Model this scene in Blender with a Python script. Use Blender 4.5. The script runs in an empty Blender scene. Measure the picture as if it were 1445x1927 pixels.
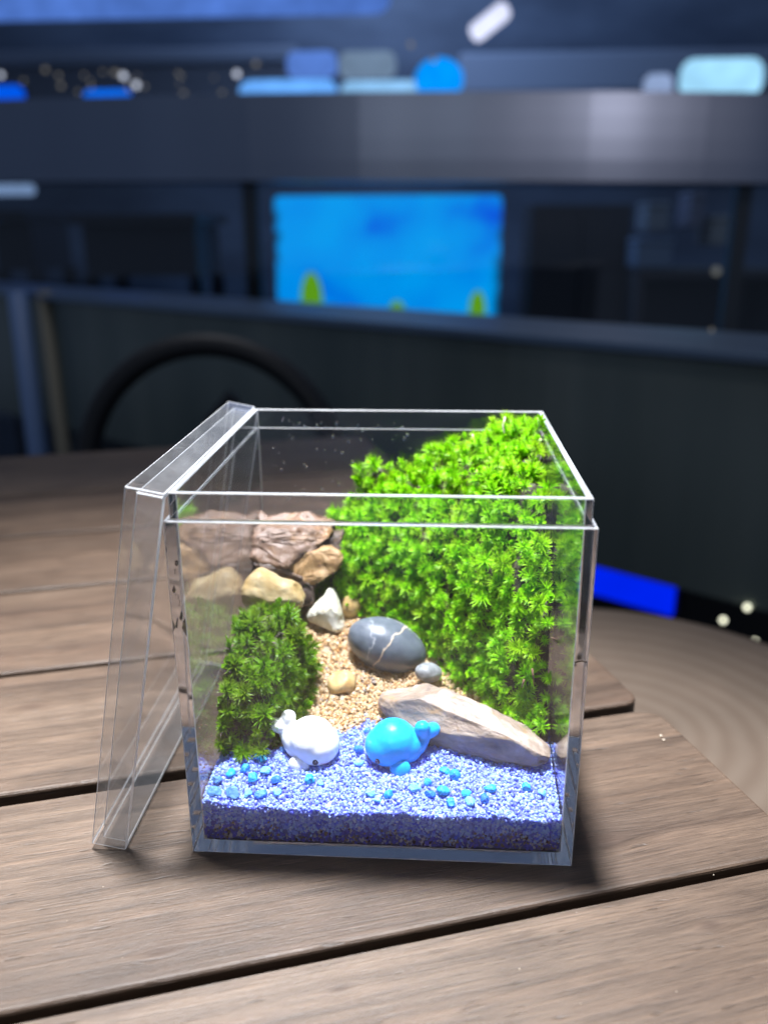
import bpy, bmesh, math, random
import numpy as np
from mathutils import Vector, Matrix, Euler, noise

rng = np.random.default_rng(7)
random.seed(7)
S = 0.001                      # all lengths below are written in millimetres
scene = bpy.context.scene
C = scene.collection

# ------------------------------------------------------------------ camera
CAM = np.array([10.13, -145.72, 125.71])
PITCH, YAW, ROLL, FPX = -0.3212, 0.0611, 0.0042, 1591.4
def _rot():
    c, s = math.cos(YAW), math.sin(YAW); Rz = np.array([[c, -s, 0], [s, c, 0], [0, 0, 1]])
    c, s = math.cos(PITCH), math.sin(PITCH); Rx = np.array([[1, 0, 0], [0, c, -s], [0, s, c]])
    c, s = math.cos(ROLL), math.sin(ROLL); Ry = np.array([[c, 0, s], [0, 1, 0], [-s, 0, c]])
    return Rz @ Rx @ Ry
RM = _rot()
cam_data = bpy.data.cameras.new('camera'); cam = bpy.data.objects.new('camera', cam_data); C.objects.link(cam)
cam_data.sensor_fit = 'VERTICAL'; cam_data.sensor_height = 24.0; cam_data.sensor_width = 18.0
cam_data.lens = FPX / 1927 * 24.0
cam_data.clip_start = 0.01; cam_data.clip_end = 60
r_, f_, u_ = RM[:, 0], RM[:, 1], RM[:, 2]
cam.matrix_world = Matrix(((r_[0], u_[0], -f_[0], CAM[0]*S), (r_[1], u_[1], -f_[1], CAM[1]*S), (r_[2], u_[2], -f_[2], CAM[2]*S), (0, 0, 0, 1)))
cam_data.dof.use_dof = True
cam_data.dof.focus_distance = 0.180
cam_data.dof.aperture_fstop = 6.9
cam_data.dof.aperture_blades = 0
scene.camera = cam

# ------------------------------------------------------------------ world, lamps, exposure
world = bpy.data.worlds.new('World'); scene.world = world; world.use_nodes = True
bg = world.node_tree.nodes['Background']; bg.inputs[0].default_value = (0.36, 0.48, 0.74, 1); bg.inputs[1].default_value = 0.22

def lamp(name, kind, loc, aim, power, colour, size, cone=None, blend=1.0):
    d = bpy.data.lights.new(name, kind); d.energy = power; d.color = colour
    if kind == 'SPOT':
        d.shadow_soft_size = size; d.spot_size = math.radians(cone); d.spot_blend = blend
    elif kind == 'AREA':
        d.shape = 'DISK'; d.size = size
    else:
        d.shadow_soft_size = size
    o = bpy.data.objects.new(name, d); C.objects.link(o)
    o.location = Vector(loc) * S
    o.rotation_euler = (Vector(aim) - Vector(loc)).to_track_quat('-Z', 'Y').to_euler()
    return o
lamp('downlight', 'SPOT', (-20, 64, 660), (2, 60, 0), 86.0, (0.92, 0.95, 1.0), 0.030, 44)
lamp('side_downlight', 'SPOT', (-300, 170, 850), (-155, 85, 0), 44.0, (1.0, 0.95, 0.88), 0.05, 25)
lamp('sheen_backlight', 'AREA', (-350, 800, 1500), (-60, 150, 0), 6.0, (0.92, 0.94, 1.0), 0.8)  # added area light for sheen on the planks and glints on acrylic edges
lamp('rail_sheen_spot', 'SPOT', (760, -380, 640), (330, 1100, 60), 13.0, (1.0, 0.90, 0.92), 0.06, 44)  # added spot, aimed to put a pale reflection on the handrail's right half
lamp('front_fill', 'AREA', (-150, -1100, 700), (0, 20, 20), 1.8, (0.95, 0.96, 1.0), 0.7)  # added fill from behind the camera for the sand front and acrylic edges
lamp('hall_lamp', 'AREA', (-300, 3600, 1700), (0, 4600, 200), 30.0, (0.45, 0.62, 1.0), 1.2)

vs = scene.view_settings
vs.view_transform = 'Standard'; vs.look = 'None'; vs.exposure = 0.0; vs.gamma = 1.0; vs.use_curve_mapping = False
cy = scene.cycles
cy.use_denoising = True
cy.max_bounces = 32; cy.transmission_bounces = 30; cy.glossy_bounces = 32; cy.transparent_max_bounces = 24; cy.diffuse_bounces = 4
cy.caustics_reflective = False; cy.caustics_refractive = True
cy.blur_glossy = 0.3; cy.sample_clamp_indirect = 6.0; cy.sample_clamp_direct = 0.0

# ------------------------------------------------------------------ helpers
def at(px, py, Y):
    """the point on the plane y = Y (mm) behind a pixel of the 1445x1927 photograph"""
    d = RM @ np.array([px - 722.5, FPX, 963.5 - py]); return CAM + d * (Y - CAM[1]) / d[1]
def atz(px, py, Z):
    d = RM @ np.array([px - 722.5, FPX, 963.5 - py]); return CAM + d * (Z - CAM[2]) / d[2]
def pxmm(P):
    return FPX / float((np.array(P) - CAM) @ f_)

def tag(o, label=None, cat=None, group=None, kind=None):
    if label: o['label'] = label
    if cat: o['category'] = cat
    if group: o['group'] = group
    if kind: o['kind'] = kind
    return o
def empty(name, loc=(0, 0, 0), rot=(0, 0, 0), parent=None):
    o = bpy.data.objects.new(name, None); C.objects.link(o); o.location = Vector(loc) * S; o.rotation_euler = rot
    o.empty_display_size = 0.005; o.parent = parent
    return o
def link(name, me, mat=None, parent=None, loc=(0, 0, 0), rot=(0, 0, 0)):
    o = bpy.data.objects.new(name, me); C.objects.link(o)
    if mat is not None:
        if not isinstance(mat, (list, tuple)): mat = [mat]
        if len(me.materials) == 0:
            for m in mat: me.materials.append(m)
    o.parent = parent; o.location = Vector(loc) * S; o.rotation_euler = rot
    return o
def mesh(name, V, F, smooth=False, attrs=None):
    me = bpy.data.meshes.new(name)
    me.from_pydata((np.asarray(V, float) * S).tolist(), [], [list(map(int, f)) for f in F]); 
    if attrs:
        for k, a in attrs.items():
            a = np.asarray(a, np.float32)
            if a.ndim == 2:
                at_ = me.attributes.new(k, 'FLOAT_COLOR', 'POINT'); at_.data.foreach_set('color', np.c_[a, np.ones(len(a), np.float32)].ravel())
            else:
                at_ = me.attributes.new(k, 'FLOAT', 'POINT'); at_.data.foreach_set('value', a)
    if smooth: me.polygons.foreach_set('use_smooth', [True] * len(me.polygons))
    me.update(); return me
def from_bm(name, bm, smooth=False, scale=True):
    if scale: bmesh.ops.scale(bm, vec=(S, S, S), verts=bm.verts)
    bmesh.ops.recalc_face_normals(bm, faces=bm.faces)
    me = bpy.data.meshes.new(name); bm.to_mesh(me); bm.free()
    if smooth: me.polygons.foreach_set('use_smooth', [True] * len(me.polygons))
    return me
def add_box(bm, a, b, bev=0.0, seg=2):
    vs_ = [bm.verts.new((x, y, z)) for x in (a[0], b[0]) for y in (a[1], b[1]) for z in (a[2], b[2])]
    q = [(0, 1, 3, 2), (4, 6, 7, 5), (0, 4, 5, 1), (2, 3, 7, 6), (0, 2, 6, 4), (1, 5, 7, 3)]
    fs = [bm.faces.new([vs_[i] for i in f]) for f in q]
    if bev > 0:
        es = list({e for f in fs for e in f.edges})
        bmesh.ops.bevel(bm, geom=es, offset=bev, segments=seg, profile=0.5, affect='EDGES')
def box(name, a, b, mat, parent=None, bev=0.0, loc=(0, 0, 0), rot=(0, 0, 0)):
    bm = bmesh.new(); add_box(bm, a, b, bev); return link(name, from_bm(name, bm), mat, parent, loc, rot)
def tube(bm, pts, rad, n=10, closed=False, cap=True):
    pts = [Vector(p) for p in pts]; N = len(pts); rings = []
    rad = rad if hasattr(rad, '__len__') else [rad] * N
    for i, p in enumerate(pts):
        t = (pts[(i+1) % N] - pts[i-1]) if (closed or 0 < i < N-1) else (pts[1]-pts[0] if i == 0 else pts[-1]-pts[-2])
        t.normalize(); a = t.orthogonal() if i == 0 else a - t * a.dot(t); a.normalize(); b = t.cross(a)
        rings.append([bm.verts.new(p + (a*math.cos(k*2*math.pi/n) + b*math.sin(k*2*math.pi/n)) * rad[i]) for k in range(n)])
    for i in range(N if closed else N-1):
        A, B = rings[i], rings[(i+1) % N]
        for k in range(n): bm.faces.new((A[k], A[(k+1) % n], B[(k+1) % n], B[k]))
    if cap and not closed: bm.faces.new(rings[0][::-1]); bm.faces.new(rings[-1])
def ico(sub):
    bm = bmesh.new(); bmesh.ops.create_icosphere(bm, subdivisions=sub, radius=1.0)
    V = np.array([v.co[:] for v in bm.verts]); F = [[v.index for v in f.verts] for f in bm.faces]; bm.free(); return V, F
ICO = {k: ico(k) for k in (1, 2, 3, 4, 5, 6)}
def eul(x=0, y=0, z=0): return np.array(Euler((x, y, z)).to_matrix())
def nz(p, sc, seed=0.0): return noise.noise(Vector((p[0]*sc + seed, p[1]*sc + seed*1.7, p[2]*sc - seed)))
def fbm(p, sc, seed=0.0, o=4): return noise.fractal(Vector((p[0]*sc + seed, p[1]*sc + seed*1.7, p[2]*sc - seed)), 1.0, 2.0, o)

# ------------------------------------------------------------------ materials
class N:
    """small node helper"""
    def __init__(self, name):
        self.m = bpy.data.materials.new(name); self.m.use_nodes = True; self.t = self.m.node_tree; self.t.nodes.clear()
        self.out = self.t.nodes.new('ShaderNodeOutputMaterial')
    def n(self, kind, **kw):
        x = self.t.nodes.new('ShaderNode' + kind)
        for k, v in kw.items():
            if k.startswith('i_'):
                key = k[2:].replace('_', ' ')
                key = int(key) if key.isdigit() else key
                if isinstance(v, bpy.types.NodeSocket): self.t.links.new(v, x.inputs[key])
                else: x.inputs[key].default_value = v
            else: setattr(x, k, v)
        return x
    def L(self, a, b): self.t.links.new(a, b)
    def surf(self, s): self.L(s, self.out.inputs[0]); return self.m
    def coord(self, scale=(1, 1, 1), which='Object', loc=(0, 0, 0)):
        tc = self.n('TexCoord'); mp = self.n('Mapping'); self.L(tc.outputs[which], mp.inputs[0]); mp.inputs['Scale'].default_value = scale; mp.inputs['Location'].default_value = loc
        return mp.outputs[0]
    def noise(self, vec, scale, detail=4, rough=0.55, dist=0.0, w=None):
        x = self.n('TexNoise'); x.inputs['Scale'].default_value = scale; x.inputs['Detail'].default_value = detail; x.inputs['Roughness'].default_value = rough; x.inputs['Distortion'].default_value = dist
        self.L(vec, x.inputs['Vector'])
        if w is not None: x.noise_dimensions = '4D'; self.L(w, x.inputs['W'])
        return x.outputs['Fac']
    def ramp(self, fac, stops, interp='LINEAR'):
        x = self.n('ValToRGB'); e = x.color_ramp.elements; x.color_ramp.interpolation = interp
        while len(e) < len(stops): e.new(0.5)
        for k, (p, c) in enumerate(stops): e[k].position = p; e[k].color = tuple(c) + (1,) if len(c) == 3 else c
        self.L(fac, x.inputs[0]); return x.outputs[0]
    def mixc(self, fac, a, b, mode='MIX'):
        x = self.n('Mix', data_type='RGBA', blend_type=mode)
        for v, s in ((fac, x.inputs[0]), (a, x.inputs[6]), (b, x.inputs[7])):
            if isinstance(v, bpy.types.NodeSocket): self.L(v, s)
            else: s.default_value = v if not isinstance(v, tuple) or len(v) == 4 else v + (1,)
        return x.outputs[2]
    def math(self, op, a, b=0.0, clamp=False):
        x = self.n('Math', operation=op, use_clamp=clamp)
        for v, s in ((a, x.inputs[0]), (b, x.inputs[1])):
            if isinstance(v, bpy.types.NodeSocket): self.L(v, s)
            else: s.default_value = v
        return x.outputs[0]
    def bump(self, h, strength, dist):
        x = self.n('Bump'); x.inputs['Strength'].default_value = strength; x.inputs['Distance'].default_value = dist; self.L(h, x.inputs['Height']); return x.outputs[0]
    def pbr(self, col=(0.5, 0.5, 0.5), rough=0.5, metal=0.0, normal=None, spec=0.5, **kw):
        x = self.n('BsdfPrincipled')
        for v, k in ((col, 'Base Color'), (rough, 'Roughness'), (metal, 'Metallic'), (spec, 'Specular IOR Level')):
            if isinstance(v, bpy.types.NodeSocket): self.L(v, x.inputs[k])
            else: x.inputs[k].default_value = tuple(v) + (1,) if isinstance(v, tuple) and len(v) == 3 else v
        if normal is not None: self.L(normal, x.inputs['Normal'])
        for k, v in kw.items(): x.inputs[k.replace('_', ' ')].default_value = v
        return x.outputs[0]
    def mix(self, fac, a, b):
        x = self.n('MixShader')
        if isinstance(fac, bpy.types.NodeSocket): self.L(fac, x.inputs[0])
        else: x.inputs[0].default_value = fac
        self.L(a, x.inputs[1]); self.L(b, x.inputs[2]); return x.outputs[0]

def plain(name, col, rough=0.5, metal=0.0, **kw):
    m = N(name); return m.surf(m.pbr(col, rough, metal, **kw))
def glow(name, col, strength):
    m = N(name); e = m.n('Emission'); e.inputs[0].default_value = col + (1,); f = m.noise(m.coord(), 6.0, 2); m.L(m.math('MULTIPLY', m.math('ADD', f, 0.5), strength), e.inputs[1]); return m.surf(e.outputs[0])

def mat_acrylic(name, rough, dust, frost=0.0, thin=False):
    m = N(name)
    g = m.n('BsdfGlass'); g.inputs['IOR'].default_value = 1.49; g.inputs['Roughness'].default_value = rough; g.inputs['Color'].default_value = (0.985, 0.99, 1.0, 1)
    v = m.coord()
    f = m.noise(v, 55, 5, 0.65, 0.6); f2 = m.noise(v, 900, 2, 0.5)
    k = m.math('MULTIPLY', m.ramp(f, [(0.40, (0.15,)*3), (0.75, (1,)*3)]), m.ramp(f2, [(0.35, (0.5,)*3), (0.7, (1,)*3)]))
    k = m.math('ADD', m.math('MULTIPLY', k, dust), frost)
    d = m.n('BsdfDiffuse'); d.inputs[0].default_value = (0.8, 0.82, 0.85, 1)
    tr = m.n('BsdfTranslucent'); tr.inputs[0].default_value = (0.8, 0.82, 0.85, 1)
    base = g.outputs[0]
    if thin:                                   # a flat sheet: light goes straight through, part of it is mirrored
        t = m.n('BsdfTransparent'); t.inputs[0].default_value = (0.98, 0.985, 0.99, 1); gs = m.n('BsdfGlossy'); gs.inputs['Roughness'].default_value = 0.01
        lw = m.n('LayerWeight'); lw.inputs[0].default_value = 0.5; fr = m.math('ADD', m.math('MULTIPLY', m.math('POWER', lw.outputs['Facing'], 5.0), 0.95), 0.04); base = m.mix(fr, t.outputs[0], gs.outputs[0])
    return m.surf(m.mix(k, base, m.mix(0.5, d.outputs[0], tr.outputs[0])))
ACR = mat_acrylic('clear_acrylic', 0.0, 0.045)
ACR_LID = mat_acrylic('lid_skirt_acrylic', 0.0, 0.12, 0.02, True); ACR_RIM = mat_acrylic('lid_edge_acrylic', 0.2, 0.40, 0.55); ACR_SHEET = mat_acrylic('lid_sheet_acrylic', 0.0, 0.06, 0.0, True)
ACR_EDGE = mat_acrylic('cut_acrylic_edge', 0.25, 0.40, 0.34)

def mat_wood():
    m = N('stained_wood')
    rnd = m.n('ObjectInfo').outputs['Random']; w = m.math('MULTIPLY', rnd, 37.0)
    sp = m.n('SeparateXYZ'); m.L(m.n('TexCoord').outputs['Object'], sp.inputs[0]); X, Y, Z = sp.outputs
    # knots (table frame, metres): the grain bends round them
    bend, dark = None, None
    for kx, ky, r in KNOTS:
        dx = m.math('DIVIDE', m.math('SUBTRACT', X, kx), r*2.2); dy = m.math('DIVIDE', m.math('SUBTRACT', Y, ky), r)
        d2 = m.math('ADD', m.math('MULTIPLY', dx, dx), m.math('MULTIPLY', dy, dy)); e = m.math('POWER', 2.718, m.math('MULTIPLY', d2, -0.6))
        b = m.math('MULTIPLY', m.math('MULTIPLY', dy, e), -r*0.75); k = m.math('POWER', 2.718, m.math('MULTIPLY', d2, -2.2))
        bend = b if bend is None else m.math('ADD', bend, b); dark = k if dark is None else m.math('ADD', dark, k)
    cb = m.n('CombineXYZ'); m.L(X, cb.inputs[0]); m.L(m.math('ADD', Y, bend), cb.inputs[1]); m.L(Z, cb.inputs[2])
    def vec(sc):
        q = m.n('Mapping'); m.L(cb.outputs[0], q.inputs[0]); q.inputs['Scale'].default_value = sc; return q.outputs[0]
    big = m.noise(vec((4, 34, 34)), 1.0, 4, 0.6, 0.6, w)
    mid = m.noise(vec((7, 330, 330)), 1.0, 6, 0.72, 0.12, w)
    fine = m.noise(vec((90, 2600, 2600)), 1.0, 4, 0.8, 0.0, w)
    blot = m.noise(vec((26, 60, 60)), 1.0, 5, 0.6, 0.4, w)
    c = m.ramp(big, [(0.25, (0.043, 0.025, 0.016)), (0.5, (0.082, 0.054, 0.036)), (0.78, (0.136, 0.098, 0.071))])
    c = m.mixc(0.92, c, m.ramp(mid, [(0.30, (0.40, 0.34, 0.29)), (0.50, (0.98, 0.96, 0.94)), (0.70, (1.40, 1.35, 1.30))]), 'MULTIPLY')
    c = m.mixc(0.8, c, m.ramp(fine, [(0.34, (0.42, 0.38, 0.35)), (0.52, (1.0, 1.0, 1.0)), (0.70, (1.5, 1.48, 1.46))]), 'MULTIPLY')
    c = m.mixc(0.8, c, m.ramp(blot, [(0.32, (0.60, 0.56, 0.52)), (0.5, (1.0, 1.0, 1.0)), (0.7, (1.18, 1.18, 1.2))]), 'MULTIPLY')
    c = m.mixc(m.math('MULTIPLY', dark, 0.75, True), c, (0.045, 0.026, 0.017, 1))
    pits = m.ramp(m.noise(vec((120, 900, 900)), 1.0, 2, 0.5, 0, w), [(0.66, (0,)*3), (0.72, (1,)*3)])
    c = m.mixc(m.math('MULTIPLY', pits, 0.6), c, (0.03, 0.02, 0.014, 1))
    h = m.math('SUBTRACT', m.math('ADD', m.math('MULTIPLY', mid, 0.7), m.math('MULTIPLY', fine, 0.5)), m.math('MULTIPLY', pits, 0.4))
    r = m.math('ADD', m.math('MULTIPLY', fine, 0.3), 0.33)
    return m.surf(m.pbr(c, r, 0.0, m.bump(h, 0.5, 0.0006), spec=0.45))
def tframe(px_, py_):
    q = atz(px_, py_, 0.0); c, s_ = math.cos(math.radians(17.5)), math.sin(math.radians(17.5)); return (float(q[0]*c + q[1]*s_)*S, float(-q[0]*s_ + q[1]*c)*S)
KNOTS = [tframe(1130, 1582) + (0.0035,), tframe(1335, 1742) + (0.0016,), tframe(300, 1790) + (0.0022,), tframe(60, 1330) + (0.0030,), tframe(640, 1860) + (0.0014,)]
WOOD = mat_wood()

def mat_stump():
    m = N('log_slice_wood')
    v = m.coord((1, 1, 1))
    wv = m.n('TexWave', wave_type='RINGS', rings_direction='Z'); wv.inputs['Scale'].default_value = 28; wv.inputs['Distortion'].default_value = 2.5; wv.inputs['Detail'].default_value = 3; wv.inputs['Detail Scale'].default_value = 0.6
    m.L(v, wv.inputs['Vector'])
    c = m.ramp(wv.outputs['Fac'], [(0.0, (0.130, 0.094, 0.068)), (0.5, (0.142, 0.105, 0.077)), (1.0, (0.150, 0.113, 0.084))])
    n = m.noise(m.coord((1, 1, 1)), 22, 4)
    c = m.mixc(0.5, c, m.ramp(n, [(0.3, (0.7, 0.68, 0.66)), (0.7, (1.15, 1.12, 1.1))]), 'MULTIPLY')
    return m.surf(m.pbr(c, 0.5, 0.0, m.bump(wv.outputs['Fac'], 0.04, 0.0006)))
STUMP = mat_stump()

def mat_attr(name, rough=0.4, transl=0.25, spec=0.5, attr='Col', bump=0.0, glass=0.0):
    m = N(name); a = m.n('Attribute', attribute_name=attr); col = a.outputs['Color']
    p = m.pbr(col, rough, 0.0, spec=spec)
    t = m.n('BsdfTranslucent'); m.L(col, t.inputs[0])
    return m.surf(m.mix(transl, p, t.outputs[0]))
SAND = mat_attr('sand_grains', 0.28, 0.50, 0.5)
SAND_BED = mat_attr('sand_bed', 0.7, 0.1, 0.3)
CHIP = mat_attr('dyed_gravel', 0.5, 0.10, 0.4)

def mat_moss(name='moss_leaf', k=1.0):
    m = N(name)
    t = m.n('Attribute', attribute_name='t').outputs['Fac']; r = m.n('Attribute', attribute_name='r').outputs['Fac']
    a = m.ramp(t, [(0.0, (0.090, 0.330, 0.004)), (0.45, (0.235, 0.590, 0.004)), (0.85, (0.370, 0.760, 0.008)), (1.0, (0.55, 0.82, 0.12))])
    b = m.ramp(t, [(0.0, (0.120, 0.250, 0.006)), (0.45, (0.270, 0.520, 0.006)), (0.85, (0.420, 0.660, 0.020)), (1.0, (0.65, 0.76, 0.16))])
    c = m.mixc(r, a, b)
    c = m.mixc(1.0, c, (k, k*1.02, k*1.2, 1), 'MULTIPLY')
    p = m.pbr(c, 0.40, 0.0, spec=0.3)
    tr = m.n('BsdfTranslucent'); m.L(c, tr.inputs[0])
    return m.surf(m.mix(0.50, p, tr.outputs[0]))
MOSS = mat_moss(); MOSS_SHADE = mat_moss('shaded_moss_leaf', 0.42)  # left clump's leaves: its weaker light is put into a darker leaf colour
def mat_soil():
    m = N('dark_soil'); v = m.coord()
    f = m.noise(v, 420, 6, 0.7); c = m.ramp(f, [(0.3, (0.012, 0.012, 0.007)), (0.55, (0.045, 0.036, 0.020)), (0.8, (0.17, 0.10, 0.06))])
    return m.surf(m.pbr(c, 0.65, 0.0, m.bump(f, 0.8, 0.0008)))
SOIL = mat_soil()
ROOT = plain('dry_root', (0.36, 0.30, 0.23), 0.7)
TWIG = plain('dead_twig', (0.16, 0.09, 0.05), 0.7)

def mat_black_pebble():
    m = N('slate_pebble'); v = m.coord((1, 1, 1))
    f = m.noise(v, 260, 6, 0.65); g = m.noise(v, 2600, 3, 0.6)
    c = m.ramp(f, [(0.3, (0.056, 0.068, 0.090)), (0.7, (0.110, 0.128, 0.158))])
    c = m.mixc(m.math('MULTIPLY', m.ramp(g, [(0.62, (0,)*3), (0.72, (1,)*3)]), 0.35), c, (0.30, 0.31, 0.33, 1))
    tc = m.n('TexCoord').outputs['Object']; sp = m.n('SeparateXYZ'); m.L(tc, sp.inputs[0])
    wob = m.math('MULTIPLY', m.math('SUBTRACT', m.noise(v, 300, 4, 0.6), 0.5), 0.0034)
    def vein(ax, ay, az, off, w, col, c, amt=1.0):
        d = m.math('ADD', m.math('ADD', m.math('MULTIPLY', sp.outputs[0], ax), m.math('MULTIPLY', sp.outputs[1], ay)), m.math('MULTIPLY', sp.outputs[2], az))
        d = m.math('ABSOLUTE', m.math('ADD', m.math('SUBTRACT', d, off), wob))
        k = m.math('MULTIPLY', m.math('SUBTRACT', 1.0, m.math('DIVIDE', d, w), True), amt)
        return m.mixc(k, c, col), k
    c, k1 = vein(0.95, -0.25, -0.20, 0.0012, 0.00030, (0.58, 0.46, 0.33, 1), c)
    c, k2 = vein(0.20, 0.95, 0.25, 0.0022, 0.00022, (0.55, 0.50, 0.45, 1), c, 0.8)
    c, k3 = vein(0.9, 0.4, 0.1, -0.0058, 0.00016, (0.35, 0.36, 0.38, 1), c, 0.7)
    return m.surf(m.pbr(c, m.math('ADD', m.math('MULTIPLY', f, 0.2), 0.24), 0.0, m.bump(m.math('ADD', f, k1), 0.25, 0.0003)))
def mat_stone(name, stops, sc, rough=0.45, bump=0.3, transl=0.0, dist=0.6, speck=None, stretch=(1, 1, 1)):
    m = N(name); v = m.coord(stretch); f = m.noise(v, sc, 6, 0.62, dist); c = m.ramp(f, stops)
    g = m.noise(v, sc * 7, 4, 0.7)
    c = m.mixc(0.55, c, m.ramp(g, [(0.3, (0.62,)*3), (0.5, (1,)*3), (0.75, (1.2,)*3)]), 'MULTIPLY')
    if speck: c = m.mixc(m.math('MULTIPLY', m.ramp(m.noise(v, sc * 2.3, 5, 0.7), [(0.56, (0,)*3), (0.66, (1,)*3)]), 0.8), c, speck + (1,))
    h = m.math('ADD', f, m.math('MULTIPLY', g, 0.4))
    p = m.pbr(c, rough, 0.0, m.bump(h, bump, 0.0008), spec=0.5)
    if transl:
        t = m.n('BsdfTranslucent'); m.L(c, t.inputs[0]); p = m.mix(transl, p, t.outputs[0])
    return m.surf(p)
def wavy_metal(name, col, rough, metal, freq, strength):
    m = N(name); f = m.noise(m.coord((freq, 0.2, 0.2)), 1.0, 1, 0.5); c = m.mixc(0.5, col, m.ramp(f, [(0.3, (0.8,)*3), (0.7, (1.15,)*3)]), 'MULTIPLY')
    return m.surf(m.pbr(c, rough, metal, m.bump(f, strength, 0.02)))
STEEL = wavy_metal('brushed_steel', (0.22, 0.255, 0.33), 0.34, 1.0, 5.0, 0.30)
BLACKM = plain('black_metal', (0.006, 0.006, 0.007), 0.55)

# ------------------------------------------------------------------ table top of planks
TA = math.radians(17.5)
tdir, ndir = np.array([math.cos(TA), math.sin(TA), 0]), np.array([-math.sin(TA), math.cos(TA), 0])
table = empty('wooden_table', (0, 0, 0), (0, 0, TA))
tag(table, 'slatted wooden table of brown stained planks under the clear box', 'table')
plank_n = [(-146.0, -84.5, 91), (-82.0, -22.8, 90.5), (-20.0, 38.4, 88), (43.0, 102.0, 85.2), (105.0, 167.0, 84.4), (170.0, 230.0, 84), (233.5, 295.0, 84), (298.5, 381.0, 83)]
for i, (a, b, e) in enumerate(plank_n):
    bm = bmesh.new()
    pts = []                                        # outline with softened corners at the sawn end
    r = 4.5
    pts += [(-560, a), (e + (1.2 if i > 1 else 0) - r, a)]
    for k in range(1, 6): q = k/5*math.pi/2; pts.append((e + 1.0 - r + r*math.sin(q), a + r - r*math.cos(q)))
    for k in range(0, 6): q = k/5*math.pi/2; pts.append((e - r*1.6 + r*1.6*math.cos(q), b - r*1.1 + r*1.1*math.sin(q)))
    pts += [(-560, b)]
    lo = [bm.verts.new((x, y, -15.0)) for x, y in pts]; hi = [bm.verts.new((x, y, 0)) for x, y in pts]
    bm.faces.new(hi); bm.faces.new(lo[::-1])
    for k in range(len(pts)): bm.faces.new((lo[k], lo[(k+1) % len(pts)], hi[(k+1) % len(pts)], hi[k]))
    top = [e_ for e_ in bm.edges if e_.verts[0].co.z == 0 and e_.verts[1].co.z == 0]
    bmesh.ops.bevel(bm, geom=top, offset=0.9, segments=3, profile=0.5, affect='EDGES')
    link('plank', from_bm('plank', bm), WOOD, table)
box('batten', (38, -140, -45), (78, 375, -15.5), WOOD, table)
box('batten', (-420, -140, -45), (-380, 375, -15.5), WOOD, table)

# log slice stool beyond the end of the table
sc_c = np.array([92.0, 178.0, -80.0]); SR = 128.0
stool = tag(empty('log_stool', (sc_c[0], sc_c[1], -80)), 'round log slice stool with growth rings beyond the table end', 'stool')
bm = bmesh.new(); ring = []
prof = [(0, 0), (SR*0.5, 0), (SR-4, 0), (SR-1, -1), (SR, -4), (SR, -40), (SR-3, -44), (0, -44)]
for rr, zz in prof:
    ring.append([bm.verts.new((rr*math.cos(k*math.pi/48)*(1+0.012*math.sin(3*k*math.pi/48)), rr*math.sin(k*math.pi/48), zz)) for k in range(96)] if rr else [bm.verts.new((0, 0, zz))])
for A, B in zip(ring[:-1], ring[1:]):
    for k in range(96):
        if len(A) == 1: bm.faces.new((A[0], B[k], B[(k+1) % 96]))
        elif len(B) == 1: bm.faces.new((A[k], B[0], A[(k+1) % 96]))
        else: bm.faces.new((A[k], B[k], B[(k+1) % 96], A[(k+1) % 96]))
link('seat', from_bm('seat', bm), STUMP, stool)
for k in range(3):
    q = k*2.094 + 0.4; bm = bmesh.new()
    tube(bm, [(70*math.cos(q), 70*math.sin(q), -44), (95*math.cos(q), 95*math.sin(q), -640)], [14, 11], 12)
    link('leg', from_bm('leg', bm), STUMP, stool)

# ------------------------------------------------------------------ the acrylic box (open) and its lid
H1, H2, INS, TH, BASE = 74.6, 79.9, 1.05, 2.3, 2.2
def acrylic_shell(name, rings, edge_pairs, bev, sheet=False):
    """closed shell from square rings (half size x, half size y, z); edge_pairs: ring steps that are cut edges"""
    bm = bmesh.new(); R_ = []
    for hx, hy, z in rings: R_.append([bm.verts.new(p) for p in ((-hx, -hy, z), (hx, -hy, z), (hx, hy, z), (-hx, hy, z))])
    for f in (bm.faces.new(R_[0][::-1]), bm.faces.new(R_[-1])): f.material_index = 2 if sheet else 0
    for i in range(len(R_)-1):
        for k in range(4):
            f = bm.faces.new((R_[i][k], R_[i][(k+1) % 4], R_[i+1][(k+1) % 4], R_[i+1][k]))
            if i in edge_pairs: f.material_index = 1
    bmesh.ops.bevel(bm, geom=list(bm.edges), offset=bev, segments=2, profile=0.5, affect='EDGES', material=1)
    return from_bm(name, bm)
body = link('acrylic_box', acrylic_shell('acrylic_box', [(40, 40, 0), (40, 40, H1), (40-INS, 40-INS, H1), (40-INS, 40-INS, H2), (40-TH, 40-TH, H2), (40-TH, 40-TH, BASE)], {1, 3}, 0.24), [ACR, ACR_EDGE], None, (0, 40, 0.02))
tag(body, 'clear acrylic cube box, open on top, holding the moss garden', 'box')
LIDT, LL = 7.5, 81.5
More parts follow.
